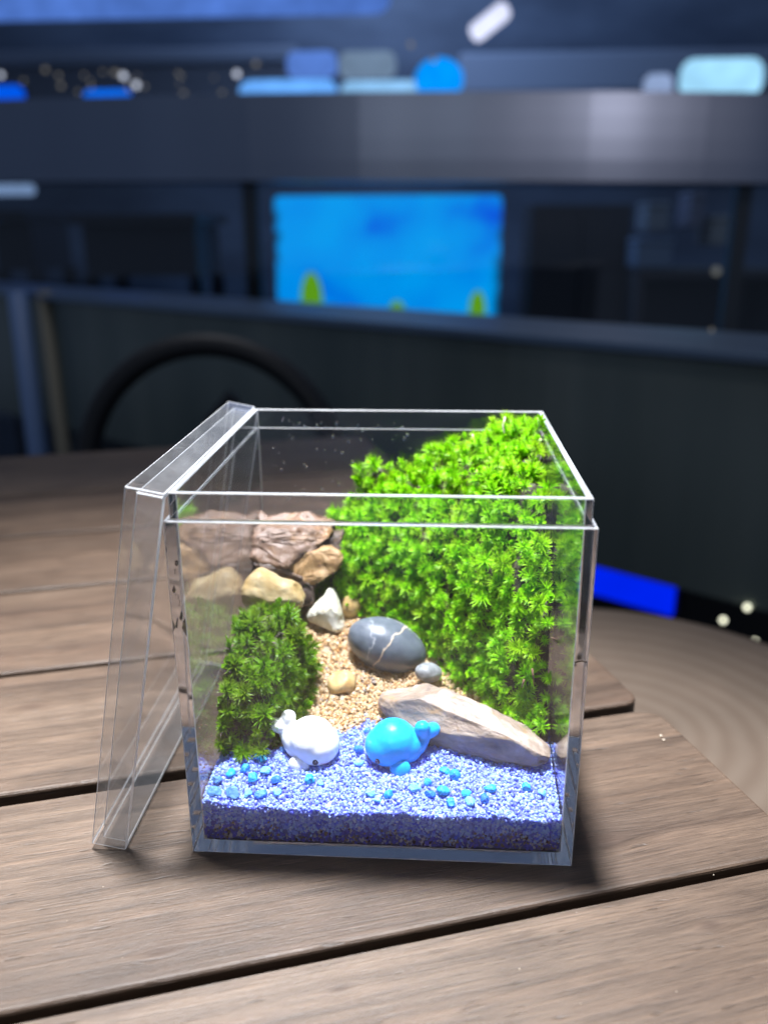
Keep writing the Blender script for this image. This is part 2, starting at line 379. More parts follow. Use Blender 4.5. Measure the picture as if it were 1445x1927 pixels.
# lid in its own frame: z = outward (the closed face at z = LIDT), x up, y back
lid = link('acrylic_cover', acrylic_shell('acrylic_cover', [(LL/2-1.15, LL/2-1.15, LIDT-1.9), (LL/2-1.15, LL/2-1.15, 0), (LL/2, LL/2, 0), (LL/2, LL/2, LIDT)], {1}, 0.28, True), [ACR_LID, ACR_RIM, ACR_SHEET])
th = 0.19
up = Vector((math.sin(th), 0, math.cos(th))); outw = Vector((-math.cos(th), 0, math.sin(th))); yv = Vector((0, 1, 0))
zl = up.cross(yv); 
org = Vector((-54.35, 0, 0.05)) + up*(LL/2) + yv*(LL/2 - 0.4)
side = outw.cross(up)
lid.matrix_world = Matrix(((up.x*1, side.x, outw.x, org.x*S), (up.y, side.y, outw.y, org.y*S), (up.z, side.z, outw.z, org.z*S), (0, 0, 0, 1)))
tag(lid, 'clear acrylic lid leaning on edge against the left side of the box', 'lid')

# ------------------------------------------------------------------ ground inside the box
XI, Y0, Y1 = 37.45, 2.5, 77.5
def ss(a, b, v):
    t = np.clip((v-a)/(b-a), 0, 1); return t*t*(3-2*t)
def terr(x, y):
    z = np.interp(y, [2, 8, 15, 25, 38, 50, 58, 68, 78], [10.2, 11.2, 12.0, 14.0, 17.2, 21.5, 25.5, 27.5, 28])
    z = z + 1.3*ss(-15, -37, x)*ss(30, 4, y)
    return z + 0.45*np.sin(x*0.31+1)*np.sin(y*0.27) + 0.25*np.sin(x*0.83)*np.cos(y*0.6+x*0.2)
FS = [36, 39.5, 41.5, 45.5, 48, 50.8, 58, 62, 70, 78, 90]
FZ = [6, 8, 12, 22, 34, 46, 59, 65.5, 71, 75, 76.5]
def right_soil(x, y):
    s = 0.66*x + 0.75*y + 5.5*ss(10, -14, x) + 1.3*np.sin(x*0.35+0.5)*np.sin(y*0.3) + 0.6*np.sin(x*0.9+y*0.4)
    s = s + 1.9*np.sin(x*0.46+y*0.22+0.4)*np.sin(y*0.40-x*0.24+1.0) + 0.9*np.sin(x*0.95+1.7)*np.sin(y*0.8+x*0.3) - 2.0*ss(31.5, 37, x)*(0.6+np.sin(y*0.9))
    return np.interp(s, FS, FZ) + 0.5*np.sin(x*1.3)*np.sin(y*1.1)
def left_soil(x, y):
    edge = np.interp(y, [8, 12, 20, 30, 40, 48], [-30, -27.5, -24, -20.5, -18.5, -20])     # right foot of the mound
    lift = (8 + 12*ss(8, 36, y)) * ss(0, -5.5, x - edge) * ss(16, 22, y) * ss(49, 42, y)
    return terr(x, y) - 3.0 + lift
def solid(name, f, xa, xb, ya, yb, n, m, zb, mat, colf=None, parent=None):
    xs = np.linspace(xa, xb, n); ys = np.linspace(ya, yb, m); X, Y = np.meshgrid(xs, ys, indexing='ij'); Z = np.maximum(f(X, Y), zb+0.2)
    V = np.c_[X.ravel(), Y.ravel(), Z.ravel()]; top = len(V)
    V = np.r_[V, np.c_[X.ravel(), Y.ravel(), np.full(top, zb)]]
    I = np.arange(n*m).reshape(n, m); a, b, c, d = I[:-1, :-1].ravel(), I[1:, :-1].ravel(), I[1:, 1:].ravel(), I[:-1, 1:].ravel()
    F = np.c_[a, b, c, d].tolist() + (np.c_[d, c, b, a] + top).tolist()
    for q in (I[:, 0], I[-1, :], I[::-1, -1], I[0, ::-1]):
        F += [[q[k], q[k]+top, q[k+1]+top, q[k+1]] for k in range(len(q)-1)]
    return V, F, top
def tan_edge(x):                       # y where the blue sand gives way to the tan sand
    return np.interp(x, [-38, -28, -19, -10, -4, 4, 14, 38], [19, 19, 21.5, 27, 30, 27, 24, 23]) + 0.8*np.sin(x*0.9)

def grains(P, size, cols, stretch=(0.7, 1.25)):
    V0, F0 = ICO[1]; V0 = V0 + 0; n = len(P); k = len(V0)
    q = rng.normal(size=(n, 4)); q /= np.linalg.norm(q, axis=1)[:, None]
    w, x, y, z = q.T
    Rm = np.stack([1-2*(y*y+z*z), 2*(x*y-z*w), 2*(x*z+y*w), 2*(x*y+z*w), 1-2*(x*x+z*z), 2*(y*z-x*w), 2*(x*z-y*w), 2*(y*z+x*w), 1-2*(x*x+y*y)], 1).reshape(n, 3, 3)
    s = size[:, None]*rng.uniform(stretch[0], stretch[1], (n, 3))
    V = (V0[None] * (1 + rng.uniform(-0.16, 0.16, (n, k, 1)))) * s[:, None, :]
    V = np.einsum('nij,nkj->nki', Rm, V) + P[:, None, :]
    V[..., 0] = np.clip(V[..., 0], -XI-0.1, XI+0.1); V[..., 1] = np.clip(V[..., 1], 2.38, 77.6); V[..., 2] = np.maximum(V[..., 2], 2.3)
    F = (np.array(F0)[None] + (np.arange(n)*k)[:, None, None]).reshape(-1, 3)
    return V.reshape(-1, 3), F.tolist(), np.repeat(cols, k, 0)
def join(parts):
    V, F, Cc, o = [], [], [], 0
    for v, f, c in parts:
        V.append(v); Cc.append(c); F += [[i+o for i in q] for q in f]; o += len(v)
    return np.concatenate(V), F, np.concatenate(Cc)
def blue_cols(P):
    n = len(P); base = np.array([0.40, 0.50, 1.0]); c = np.tile(base, (n, 1))
    u = rng.random(n); c[u < 0.28] = (0.52, 0.70, 1.0); c[(u > 0.28) & (u < 0.44)] = (0.22, 0.28, 0.98); c[u > 0.93] = (0.72, 0.80, 0.98)
    c *= rng.uniform(0.92, 1.06, (n, 1))
    lay = 6.1 + 0.9*np.sin(P[:, 0]*0.21+2) + 0.6*np.sin(P[:, 0]*0.73) + rng.normal(0, 0.9, n)   # older grey-brown layer at the bottom
    low = P[:, 2] < lay - 1.0; g = rng.random(n); greys = np.where((g < 0.60)[:, None], [0.26, 0.23, 0.80], np.where((g < 0.80)[:, None], [0.72, 0.68, 0.72], np.where((g < 0.93)[:, None], [0.46, 0.34, 0.22], [0.16, 0.09, 0.08])))
    c[low] = greys[low]*rng.uniform(0.7, 1.1, (n, 1))[low]
    return np.clip(c, 0, 1)
# blue sand: bed, grains on top, grains pressed against the front and side panes
V1, F1, _ = solid('b', lambda x, y: terr(x, y)-0.35, -XI+0.2, XI-0.2, Y0+0.35, 36, 60, 30, 2.3, None)
V1[:, 2] = np.where(V1[:, 2] > 3, V1[:, 2] - 2.5*ss(0, 3, V1[:, 1] - tan_edge(V1[:, 0])), V1[:, 2])
c1 = np.tile([0.24, 0.28, 0.85], (len(V1), 1)); c1[V1[:, 2] < 3] = (0.25, 0.22, 0.35)
x = rng.uniform(-XI, XI, 13000); y = rng.uniform(Y0, 33, 13000); k = (y < tan_edge(x) + rng.normal(0, 0.8, 13000)); x, y = x[k], y[k]
Pt = np.c_[x, y, terr(x, y) + rng.uniform(-0.35, 0.25, len(x))]
x = rng.uniform(-XI, XI, 4600); z = rng.uniform(2.5, 12.5, 4600); yy = Y0 + rng.uniform(0.1, 0.5, 4600); k = z < terr(x, yy); Pf = np.c_[x, yy, z][k]
y = rng.uniform(Y0, 30, 2600); z = rng.uniform(2.5, 14, 2600); sx = np.where(rng.random(2600) < 0.5, -1, 1)*(XI - rng.uniform(0.1, 0.5, 2600)); k = z < terr(sx, y); Ps = np.c_[sx, y, z][k]
Pg = np.r_[Pt, Pf, Ps]
V2, F2, c2 = grains(Pg, rng.uniform(0.22, 0.44, len(Pg))*np.where(rng.random(len(Pg)) < 0.05, 1.5, 1.0), blue_cols(Pg))
V, F, Cc = join([(V1, F1, c1), (V2, F2, c2)])
tag(link('blue_sand', mesh('blue_sand', V, F, False, {'Col': Cc}), SAND), 'violet blue sand spread across the front of the box', 'sand', kind='stuff')
# tan sand
V1, F1, _ = solid('t', lambda x, y: terr(x, y)-0.4, -XI+0.2, XI-0.2, 20, Y1-0.2, 60, 50, 2.35, None)
V1[:, 2] = np.where(V1[:, 2] > 3, V1[:, 2] - 2.5*ss(1.0, -2.5, V1[:, 1] - tan_edge(V1[:, 0])), V1[:, 2])
c1 = np.tile([0.46, 0.29, 0.15], (len(V1), 1))
x = rng.uniform(-26, 22, 13000); y = rng.uniform(20, 70, 13000); k = (y > tan_edge(x) + rng.normal(0, 0.8, 13000)) & (right_soil(x, y) < terr(x, y)+1.5); x, y = x[k], y[k]
Pt = np.c_[x, y, terr(x, y) + rng.uniform(-0.3, 0.35, len(x))]
n = len(Pt); g = rng.random(n)
ct = np.where((g < 0.5)[:, None], [0.70, 0.52, 0.31], np.where((g < 0.82)[:, None], [0.80, 0.66, 0.47], np.where((g < 0.96)[:, None], [0.64, 0.40, 0.18], [0.48, 0.42, 0.38]))) * rng.uniform(0.8, 1.15, (n, 1))
V2, F2, c2 = grains(Pt, rng.uniform(0.24, 0.50, n)*np.where(rng.random(n) < 0.06, 1.5, 1.0), np.clip(ct, 0, 1), (0.6, 1.3))
V, F, Cc = join([(V1, F1, c1), (V2, F2, c2)])
tag(link('tan_sand', mesh('tan_sand', V, F, False, {'Col': Cc}), SAND), 'coarse tan sand path running back between the moss clumps', 'sand', kind='stuff')

# ------------------------------------------------------------------ moss
def moss_shoot(kind, seed):
    """one shoot, axis +z, root at the origin: V, F, t (0 leaf base .. 1 tip)"""
    r = np.random.default_rng(seed); V, F, T = [], [], []
    nl = int(r.integers(54, 68)) if kind == 'star' else int(r.integers(20, 26))
    L0 = r.uniform(1.7, 2.4) if kind == 'star' else r.uniform(1.2, 1.6)
    stem = r.uniform(1.6, 3.0); bend = r.normal(0, 0.18, 2)
    for i in range(nl):
        u = (i + 0.5)/nl; az = i*2.39996 + r.normal(0, 0.25)
        z0 = stem*u; root = np.array([bend[0]*z0, bend[1]*z0, z0])
        tilt = math.radians(np.interp(u, [0, 0.4, 0.8, 1], [92, 66, 38, 10]) + r.normal(0, 9))
        L = L0*np.interp(u, [0, 0.3, 0.8, 1], [0.75, 1.05, 0.95, 0.7])*r.uniform(0.8, 1.15)
        w = (0.115 if kind == 'star' else 0.40)*r.uniform(0.85, 1.2)
        e = np.array([math.cos(az), math.sin(az), 0]); side = np.array([-math.sin(az), math.cos(az), 0])
        curl = r.uniform(0.25, 0.75) if kind == 'star' else r.uniform(-0.5, 0.1)
        b = len(V); p = root.copy(); ang = tilt
        segs = [(0.0, 0.6), (0.35, 1.0), (0.72, 0.62), (1.0, 0.0)] if kind == 'star' else [(0.0, 0.45), (0.4, 1.0), (0.8, 0.85), (1.0, 0.25)]
        prev = 0.0
        for q, ww in segs:
            ang = tilt - 0.25 + curl*q
            p = p + (e*math.sin(ang) + np.array([0, 0, 1])*math.cos(ang))*L*(q - prev); prev = q
            fold = 0.25*ww*w
            if ww > 0: V += [p - side*w*ww + np.array([0, 0, fold]), p + side*w*ww + np.array([0, 0, fold])]; T += [q, q]
            else: V += [p]; T += [1.0]
        F += [[b, b+1, b+3, b+2], [b+2, b+3, b+5, b+4]]
        F += [[b+4, b+5, b+6]] if kind == 'star' else [[b+4, b+5, b+7, b+6]]
    return np.array(V), F, np.array(T)*(1.0 if kind == 'star' else 0.85)
SHOOTS = [moss_shoot('star', 100+i) for i in range(9)] + [moss_shoot('round', 200+i) for i in range(3)]
SHOOT_R = [0.0, 0.25, 0.1, 0.5, 0.15, 0.8, 0.3, 1.0, 0.2, 0.15, 0.5, 0.3]
SHOOT_ME = [mesh('moss_shoot', v, f, True, {'t': t, 'r': np.full(len(v), r)}) for (v, f, t), r in zip(SHOOTS, SHOOT_R)]
SHOOT_SHADE = [me.copy() for me in SHOOT_ME]
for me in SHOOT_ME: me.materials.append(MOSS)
for me in SHOOT_SHADE: me.materials.append(MOSS_SHADE)

def scatter(f, xa, xb, ya, yb, keep, count, gap):
    """random points on a height field, by surface area, at least gap apart"""
    n = 90; xs = np.linspace(xa, xb, n); ys = np.linspace(ya, yb, n); out = []
    X, Y = np.meshgrid((xs[1:]+xs[:-1])/2, (ys[1:]+ys[:-1])/2, indexing='ij'); h = 0.3
    gx = (f(X+h, Y)-f(X-h, Y))/(2*h); gy = (f(X, Y+h)-f(X, Y-h))/(2*h)
    A = np.sqrt(1+gx*gx+gy*gy)*keep(X, Y); A = (A/A.sum()).ravel(); dx, dy = xs[1]-xs[0], ys[1]-ys[0]
    idx = rng.choice(len(A), count*14, p=A); pts = np.zeros((0, 3)); res = []
    for i in idx:
        x = X.ravel()[i] + rng.uniform(-.5, .5)*dx; y = Y.ravel()[i] + rng.uniform(-.5, .5)*dy; z = float(f(np.array(x), np.array(y)))
        p = np.array([x, y, z])
        if len(res) and np.min(((pts - p)**2).sum(1)) < gap*gap: continue
        pts = np.r_[pts, p[None]]; nn = np.array([-gx.ravel()[i], -gy.ravel()[i], 1.0]); res.append((p, nn/np.linalg.norm(nn)))
        if len(res) >= count: break
    return res
def frame(axis, spin):
    a = axis/np.linalg.norm(axis); u = np.cross(a, [0.3, 0.9, 0.1]); u /= np.linalg.norm(u); v = np.cross(a, u)
    c, s = math.cos(spin), math.sin(spin); return np.stack([u*c+v*s, -u*s+v*c, a], 1)
def clump(name, label, f, dom, keep, count, gap, nparts, scale, upw, roundp, shoots=None, leaf=None):
    shoots = shoots or SHOOT_ME; leaf = leaf or MOSS
    root = tag(empty(name, (0, 0, 0)), label, 'moss')
    xa, xb, ya, yb = dom
    V, F, _ = solid('soil', f, xa, xb, ya, yb, 70, 70, 2.5, None)
    link('soil', mesh('soil', V, F, True), SOIL, root)
    pl = scatter(f, xa, xb, ya, yb, keep, count, gap)
    items = []
    for p, nn in pl:
        ax = nn*0.75 + np.array([0, -0.10, upw]) + rng.normal(0, 0.24, 3); ax /= np.linalg.norm(ax)
        k = int(rng.integers(9, 12)) if rng.random() < roundp else int(rng.integers(0, 9))
        sc = scale*rng.choice([0.6, 0.8, 0.95, 1.1, 1.35])*rng.uniform(0.9, 1.1); R_ = frame(ax, rng.uniform(0, 6.28)); o = p + ax*(rng.uniform(-0.4, 0.6) if rng.random() < 0.55 else rng.uniform(0.6, 1.6))
        tip = o + ax*2.5*sc
        near = XI - abs(tip[0]) < 2.6*sc or tip[1] > 77.5-2.6*sc or tip[1] < 2.5+2.6*sc
        d = np.linalg.norm(p - CAM); items.append((near, d, k, sc, R_, o))
    items.sort(key=lambda q: (q[0], q[1])); rest = []
    for j, (near, d, k, sc, R_, o) in enumerate(items):
        if not near and j < nparts:
            ob = bpy.data.objects.new('moss_shoot', shoots[k]); C.objects.link(ob); ob.parent = root
            ob.matrix_local = Matrix.Translation(Vector(o)*S) @ Matrix(R_.tolist()).to_4x4() @ Matrix.Scale(sc, 4)
        else: rest.append((k, sc, R_, o))
    VV, FF, TT, RR, off = [], [], [], [], 0
    for k, sc, R_, o in rest:
        v, fc, t = SHOOTS[k]; v = v*sc @ R_.T + o
        v[:, 0] = np.clip(v[:, 0], -37.6, 37.6); v[:, 1] = np.clip(v[:, 1], 2.4, 77.6)
        VV.append(v); FF += [[i+off for i in q] for q in fc]; TT.append(t); RR.append(np.full(len(v), SHOOT_R[k])); off += len(v)
    if VV:
        o = link('moss_cover', mesh('moss_cover', np.concatenate(VV), FF, True, {'t': np.concatenate(TT), 'r': np.concatenate(RR)}), leaf, root); o['kind'] = 'stuff'
    return root
right_keep = lambda x, y: ((right_soil(x, y) > terr(x, y)-1.2)*1.0) * np.where(x > 33.5 + 1.8*np.sin(y*0.7), 0.15, 1.0)
right_moss = clump('moss_clump', 'large bright green mound of star moss filling the right rear corner', right_soil, (-24, XI-0.4, 16, Y1-0.3), right_keep, 1050, 1.65, 300, 1.08, 0.5, 0.14)
left_keep = lambda x, y: (left_soil(x, y) > terr(x, y)-0.6)*1.0
left_moss = clump('moss_clump', 'smaller green moss clump with shade in its leaf colour against the left wall behind the white whale', left_soil, (-XI+0.3, -12, 8, 52), left_keep, 290, 1.8, 150, 1.15, 0.5, 0.12, SHOOT_SHADE, MOSS_SHADE)
# loose bits of the right clump: a stray sprig in the rear corner, dry roots, dead twigs
def strand(name, pts, rad, mat, parent):
    bm = bmesh.new(); n = len(pts); tube(bm, pts, [rad*(1-0.5*i/(n-1)) for i in range(n)], 6); return link(name, from_bm(name, bm, True), mat, parent)
for pp in ([(888, 818), (898, 840), (905, 858)], [(902, 842), (918, 838)], [(880, 872), (860, 885)], [(950, 785), (946, 800), (948, 815)], [(1030, 960), (1050, 972)]):
    strand('dry_root', [at(a, b, 74 - 2*k) for k, (a, b) in enumerate(pp)], 0.3, ROOT, right_moss)
for pp, Y in ([(1000, 1255), (1004, 1285)], 27), ([(1068, 1205), (1035, 1197)], 29), ([(985, 1275), (981, 1290)], 25):
    strand('twig', [at(a, b, Y) for a, b in pp], 0.28, TWIG, right_moss)
spr = [np.array(at(a, b, 66)) for a, b in ((1033, 850), (1030, 825), (1022, 800), (1016, 783))]
bm = bmesh.new(); tube(bm, spr, 0.28, 5)
for i in range(26):
    u = i/26*3; k = min(int(u), 2); p = spr[k] + (spr[k+1]-spr[k])*(u-k); d = np.array([math.cos(i*2.4), math.sin(i*2.4)*0.5, 0.75]); d /= np.linalg.norm(d); sd = np.cross(d, [0, 1, 0.2]); sd /= np.linalg.norm(sd)
    q = [p - sd*0.3, p + sd*0.3, p + d*0.9 + sd*0.3, p + d*1.3, p + d*0.9 - sd*0.3]; bm.faces.new([bm.verts.new(v) for v in q])
me = from_bm('sprig', bm); a_ = me.attributes.new('t', 'FLOAT', 'POINT'); a_.data.foreach_set('value', rng.uniform(0.4, 0.95, len(me.vertices)).astype(np.float32)); me.attributes.new('r', 'FLOAT', 'POINT')
link('sprig', me, MOSS, right_moss)

# ------------------------------------------------------------------ stones
def rock(name, pos, rad, rot, mat, label, cat='stone', sub=5, planes=(), amp=0.06, fsc=1.6, seed=0, amp2=0.015, smooth=True, shape=None):
    V, F = ICO[sub]; V = V.copy()
    if shape is not None: V[:, 2] *= np.interp(V[:, 0], *shape); V[:, 1] *= np.interp(V[:, 0], shape[0], np.sqrt(shape[1]))
    for nrm, d in planes:
        nrm = np.array(nrm, float); nrm /= np.linalg.norm(nrm); k = V @ nrm - d; V = V - np.outer(np.maximum(k, 0)*0.97, nrm)
    V = np.array([v*(1 + amp*fbm(v, fsc, seed) + amp2*fbm(v, fsc*5, seed+9)) for v in V]) * np.array(rad)
    o = link(name, mesh(name, V, F, smooth), mat, None, pos, Euler(rot)); return tag(o, label, cat)
PEB = mat_black_pebble()
p = at(728, 1212, 50); rock('dark_pebble', p, (10.4, 7.2, 6.6), (math.radians(-12), math.radians(21), math.radians(-6)), PEB, 'smooth dark grey oval pebble with pale veins in the centre', 'pebble', 5, amp=0.035, fsc=0.8, seed=3, amp2=0.0)
GREYP = mat_stone('grey_pebble_stone', [(0.3, (0.10, 0.11, 0.12)), (0.6, (0.26, 0.27, 0.28)), (0.8, (0.5, 0.5, 0.5))], 300, 0.35)
p = at(806, 1262, 41); rock('grey_pebble', p, (3.4, 2.6, 2.4), (0, 0.2, 0.3), GREYP, 'little speckled grey pebble tucked between the dark pebble and moss', 'pebble', 4, amp=0.06, seed=5)
QUARTZ = mat_stone('white_quartz', [(0.30, (0.60, 0.47, 0.26)), (0.46, (0.72, 0.68, 0.57)), (0.75, (0.80, 0.79, 0.75))], 120, 0.28, 0.35, 0.18)
def hull(name, pts, mat, label, bev, seed, amp, cat='stone', sub=3):
    c = np.mean(pts, 0); bm = bmesh.new()
    for q in pts: bm.verts.new(np.array(q) - c)
    r = bmesh.ops.convex_hull(bm, input=bm.verts)
    bmesh.ops.delete(bm, geom=[v for v in bm.verts if not v.link_faces], context='VERTS')
    bmesh.ops.bevel(bm, geom=list(bm.edges), offset=bev, segments=3, profile=0.5, affect='EDGES')
    bmesh.ops.triangulate(bm, faces=bm.faces); bmesh.ops.subdivide_edges(bm, edges=list(bm.edges), cuts=sub, use_grid_fill=True)
    for _ in range(3): bmesh.ops.smooth_vert(bm, verts=bm.verts, factor=0.5, use_axis_x=True, use_axis_y=True, use_axis_z=True)
    bm.normal_update()
    for v in bm.verts: v.co += v.normal*amp*fbm(v.co, 0.28, seed)
    return tag(link(name, from_bm(name, bm, True), mat, None, c), label, cat)
Yq = 60
hull('white_stone', [at(626, 1096, Yq+1), at(617, 1108, Yq-1), at(572, 1152, Yq-1), at(578, 1166, Yq-3), at(640, 1190, Yq-5), at(652, 1172, Yq-2), at(648, 1186, Yq+5), at(585, 1160, Yq+6), at(638, 1120, Yq+3), at(600, 1150, Yq-5), at(630, 1140, Yq-4)], QUARTZ, 'white triangular quartz stone standing on the tan sand', 0.7, 2, 0.5)
AMBER = mat_stone('amber_stone', [(0.30, (0.34, 0.21, 0.07)), (0.5, (0.42, 0.32, 0.17)), (0.75, (0.52, 0.45, 0.31))], 95, 0.30, 0.3, 0.15)
AMBER2 = mat_stone('honey_pebble_stone', [(0.30, (0.38, 0.20, 0.06)), (0.5, (0.50, 0.34, 0.15)), (0.75, (0.60, 0.47, 0.26))], 150, 0.32, 0.3, 0.15)
def blobs(name, balls, mat, parent=None, vox=0.5, smooth=6, pos=(0, 0, 0), rot=(0, 0, 0), cut=None):
    """one continuous surface grown over overlapping ellipsoids (c, r)"""
    bm = bmesh.new(); V0, F0 = ICO[3]
    for c, r in balls:
        vv = [bm.verts.new(v*np.array(r) + np.array(c)) for v in V0]
        for f in F0: bm.faces.new([vv[i] for i in f])
    bmesh.ops.scale(bm, vec=(S, S, S), verts=bm.verts)
    me = bpy.data.meshes.new(name); bm.to_mesh(me); bm.free()
    tmp = bpy.data.objects.new('tmp', me); C.objects.link(tmp)
    m = tmp.modifiers.new('r', 'REMESH'); m.mode = 'VOXEL'; m.voxel_size = vox*S
    m = tmp.modifiers.new('s', 'SMOOTH'); m.factor = 0.5; m.iterations = smooth
    dg = bpy.context.evaluated_depsgraph_get(); me2 = bpy.data.meshes.new_from_object(tmp.evaluated_get(dg)); me2.name = name
    bpy.data.objects.remove(tmp); bpy.data.meshes.remove(me)
    me2.polygons.foreach_set('use_smooth', [True]*len(me2.polygons)); me2.materials.clear()
    return link(name, me2, mat, parent, pos, rot)
p = at(514, 1116, 52)
rock('amber_stone', p, (8.6, 5.0, 5.6), (math.radians(-6), math.radians(9), math.radians(6)), AMBER, 'lobed cream and amber stone behind the smaller moss clump', 'stone', 5, [((0.2, -0.9, 0.4), 0.86), ((0.9, -0.3, 0.5), 0.84)], 0.11, 1.15, 26, 0.02, shape=([-1, -0.75, -0.45, -0.1, 0.25, 0.7, 1], [1.0, 1.2, 1.28, 1.02, 0.82, 0.86, 0.8]))
p = at(646, 1284, 40); rock('honey_pebble', p, (3.9, 3.4, 3.5), (0.2, 0.3, 0.4), AMBER2, 'small honey coloured pebble lying on the tan sand', 'pebble', 4, [((-0.7, -0.2, 0.7), 0.78), ((0.9, -0.3, 0.3), 0.82), ((0, -0.9, -0.5), 0.8)], 0.07, 1.2, 11)
p = at(660, 1140, 63); rock('yellow_pebble', p, (3.0, 2.5, 3.2), (0, 0, 0), AMBER2, 'yellowish pebble half hidden behind the white triangular stone', 'pebble', 4, amp=0.05, seed=15)
def stone_mat(n_, stops, sc): return mat_stone(n_, stops, sc, 0.5, 1.0, 0, 1.0, (0.24, 0.125, 0.045))
PINKS = stone_mat('pink_slate_face', [(0.32, (0.10, 0.052, 0.026)), (0.46, (0.15, 0.086, 0.052)), (0.6, (0.17, 0.106, 0.076)), (0.8, (0.22, 0.145, 0.115))], 70)
ORNG = stone_mat('orange_slate', [(0.3, (0.10, 0.05, 0.022)), (0.45, (0.27, 0.155, 0.06)), (0.6, (0.36, 0.23, 0.11)), (0.8, (0.36, 0.27, 0.22))], 110)
DRKS = stone_mat('dark_slate', [(0.35, (0.035, 0.022, 0.016)), (0.6, (0.10, 0.066, 0.05)), (0.8, (0.20, 0.13, 0.10))], 150)
brk = tag(empty('brown_rock', at(552, 1060, 66)), 'pinkish brown layered rock leaning in the left rear corner', 'rock')
def layer(pix, ya, yb, mat, bev, seed, amp, zb=0.0):
    pts = [at(x_, y_, ya + d_) for x_, y_, d_ in pix] + [np.array(at(x_, y_, ya + d_)) + np.array([0, yb, zb]) for x_, y_, d_ in pix]
    pts = [np.clip(q, [-37.3, 0, 0], [37.3, 77.3, 80]) for q in pts]
    o = hull('layer', pts, mat, None, bev, seed, amp, None, 4); o.parent = brk; o.location = o.location - brk.location; return o
layer([(440, 1016, 1), (480, 997, 4), (560, 994, 5), (604, 999, 5), (622, 1010, 4), (596, 1024, 2), (584, 1042, 1), (540, 1066, -2), (490, 1060, -2), (440, 1050, -1)], 61, 9, PINKS, 0.35, 5, 1.5, 1.5)
layer([(598, 1008, 1), (646, 1004, 2), (648, 1046, 0), (600, 1040, -1)], 66, 7, DRKS, 0.4, 8, 1.0)
layer([(528, 1070, -1), (590, 1032, 1), (622, 1028, 2), (646, 1046, 1), (630, 1078, -1), (590, 1100, -2), (556, 1088, -2)], 61, 8, ORNG, 0.4, 11, 0.9, -1)
layer([(440, 1052, 1), (478, 1058, -1), (536, 1066, 0), (566, 1084, -1), (592, 1104, -1), (585, 1140, -1), (480, 1140, -2), (440, 1120, 0)], 59.5, 8, DRKS, 0.4, 14, 1.0)
MARBLE = mat_stone('banded_rock', [(0.30, (0.12, 0.10, 0.10)), (0.43, (0.22, 0.165, 0.13)), (0.57, (0.30, 0.235, 0.19)), (0.75, (0.44, 0.38, 0.34))], 120, 0.45, 0.7, 0, 0.8, (0.27, 0.165, 0.085), (0.9, 1.1, 1.2))
a, b = atz(725, 1330, 17.5), atz(1020, 1440, 13.5)
cpos = (np.array(a)+np.array(b))/2 + np.array([0.5, 2.4, 2.0]); ang = math.atan2(b[1]-a[1], b[0]-a[0]); ln = np.linalg.norm(np.array(b)-np.array(a))
slab_r = rock('banded_rock', cpos, (ln/2+1.6, 7.8, 7.0), (math.radians(-14), math.radians(6), ang), MARBLE, 'long pale grey rock with tan edges behind the blue whale', 'rock', 6, [((0.1, -0.55, 0.85), 0.80), ((0.0, -0.9, 0.15), 0.76), ((-0.8, -0.1, 0.6), 0.80), ((0.75, 0.05, 0.66), 0.74), ((0.2, 0.5, 0.85), 0.76), ((0.3, -0.75, -0.3), 0.72)], 0.09, 1.1, 33, 0.02, shape=([-1, -0.8, -0.45, 0.1, 0.6, 1], [1.1, 1.15, 1.2, 1.2, 1.1, 0.9]))

# ------------------------------------------------------------------ toy whales
def mat_vinyl(name, col, rough=0.3, sss=0.3):
    m = N(name); n = m.noise(m.coord(), 1800, 2)
    return m.surf(m.pbr(col, m.math('ADD', m.math('MULTIPLY', n, 0.12), rough-0.06), 0.0, m.bump(n, 0.04, 0.0002), Subsurface_Weight=sss, Subsurface_Scale=0.0012, Subsurface_Radius=(1, 1, 1)))
WV = mat_vinyl('white_vinyl', (0.80, 0.80, 0.80), 0.42, 0.15); BV = mat_vinyl('blue_vinyl', (0.010, 0.36, 0.80), 0.25, 0.1)
EYE = plain('eye_paint', (0.030, 0.010, 0.012), 0.3); PINK = plain('pink_paint', (0.70, 0.36, 0.50), 0.5); PINK2 = plain('faint_pink_paint', (0.25, 0.34, 0.72), 0.5)
WB = [((0, 0, 5.2), (5.3, 5.0, 5.2)), ((1.5, 0, 4.5), (4.7, 4.7, 4.4)), ((0.9, 0, 3.7), (4.95, 4.8, 3.6)), ((-2.4, 0, 4.3), (4.4, 4.2, 4.2)), ((-4.4, 0, 4.5), (3.1, 2.9, 3.0)), ((-5.7, 0, 5.3), (2.3, 2.1, 2.2)), ((-6.6, 0, 6.4), (1.75, 1.65, 1.75)),
      ((-6.2, 0.6, 8.0), (1.6, 1.5, 2.1)), ((-7.8, -0.5, 6.9), (2.2, 1.6, 1.7)), ((-6.2, 0.9, 8.8), (1.7, 1.6, 1.5)), ((-8.8, -0.8, 7.1), (1.7, 1.6, 1.55))]
def on_body(az, el, c=(0, 0, 4.0)):
    d = np.array([math.cos(el)*math.cos(az), math.cos(el)*math.sin(az), math.sin(el)]); c = np.array(c); best = 0
    for t in np.linspace(0, 9, 400):
        q = c + d*t
        if any((((q-np.array(cc))/np.array(rr))**2).sum() < 1 for cc, rr in WB): best = t
    return c + d*(best-0.12), d
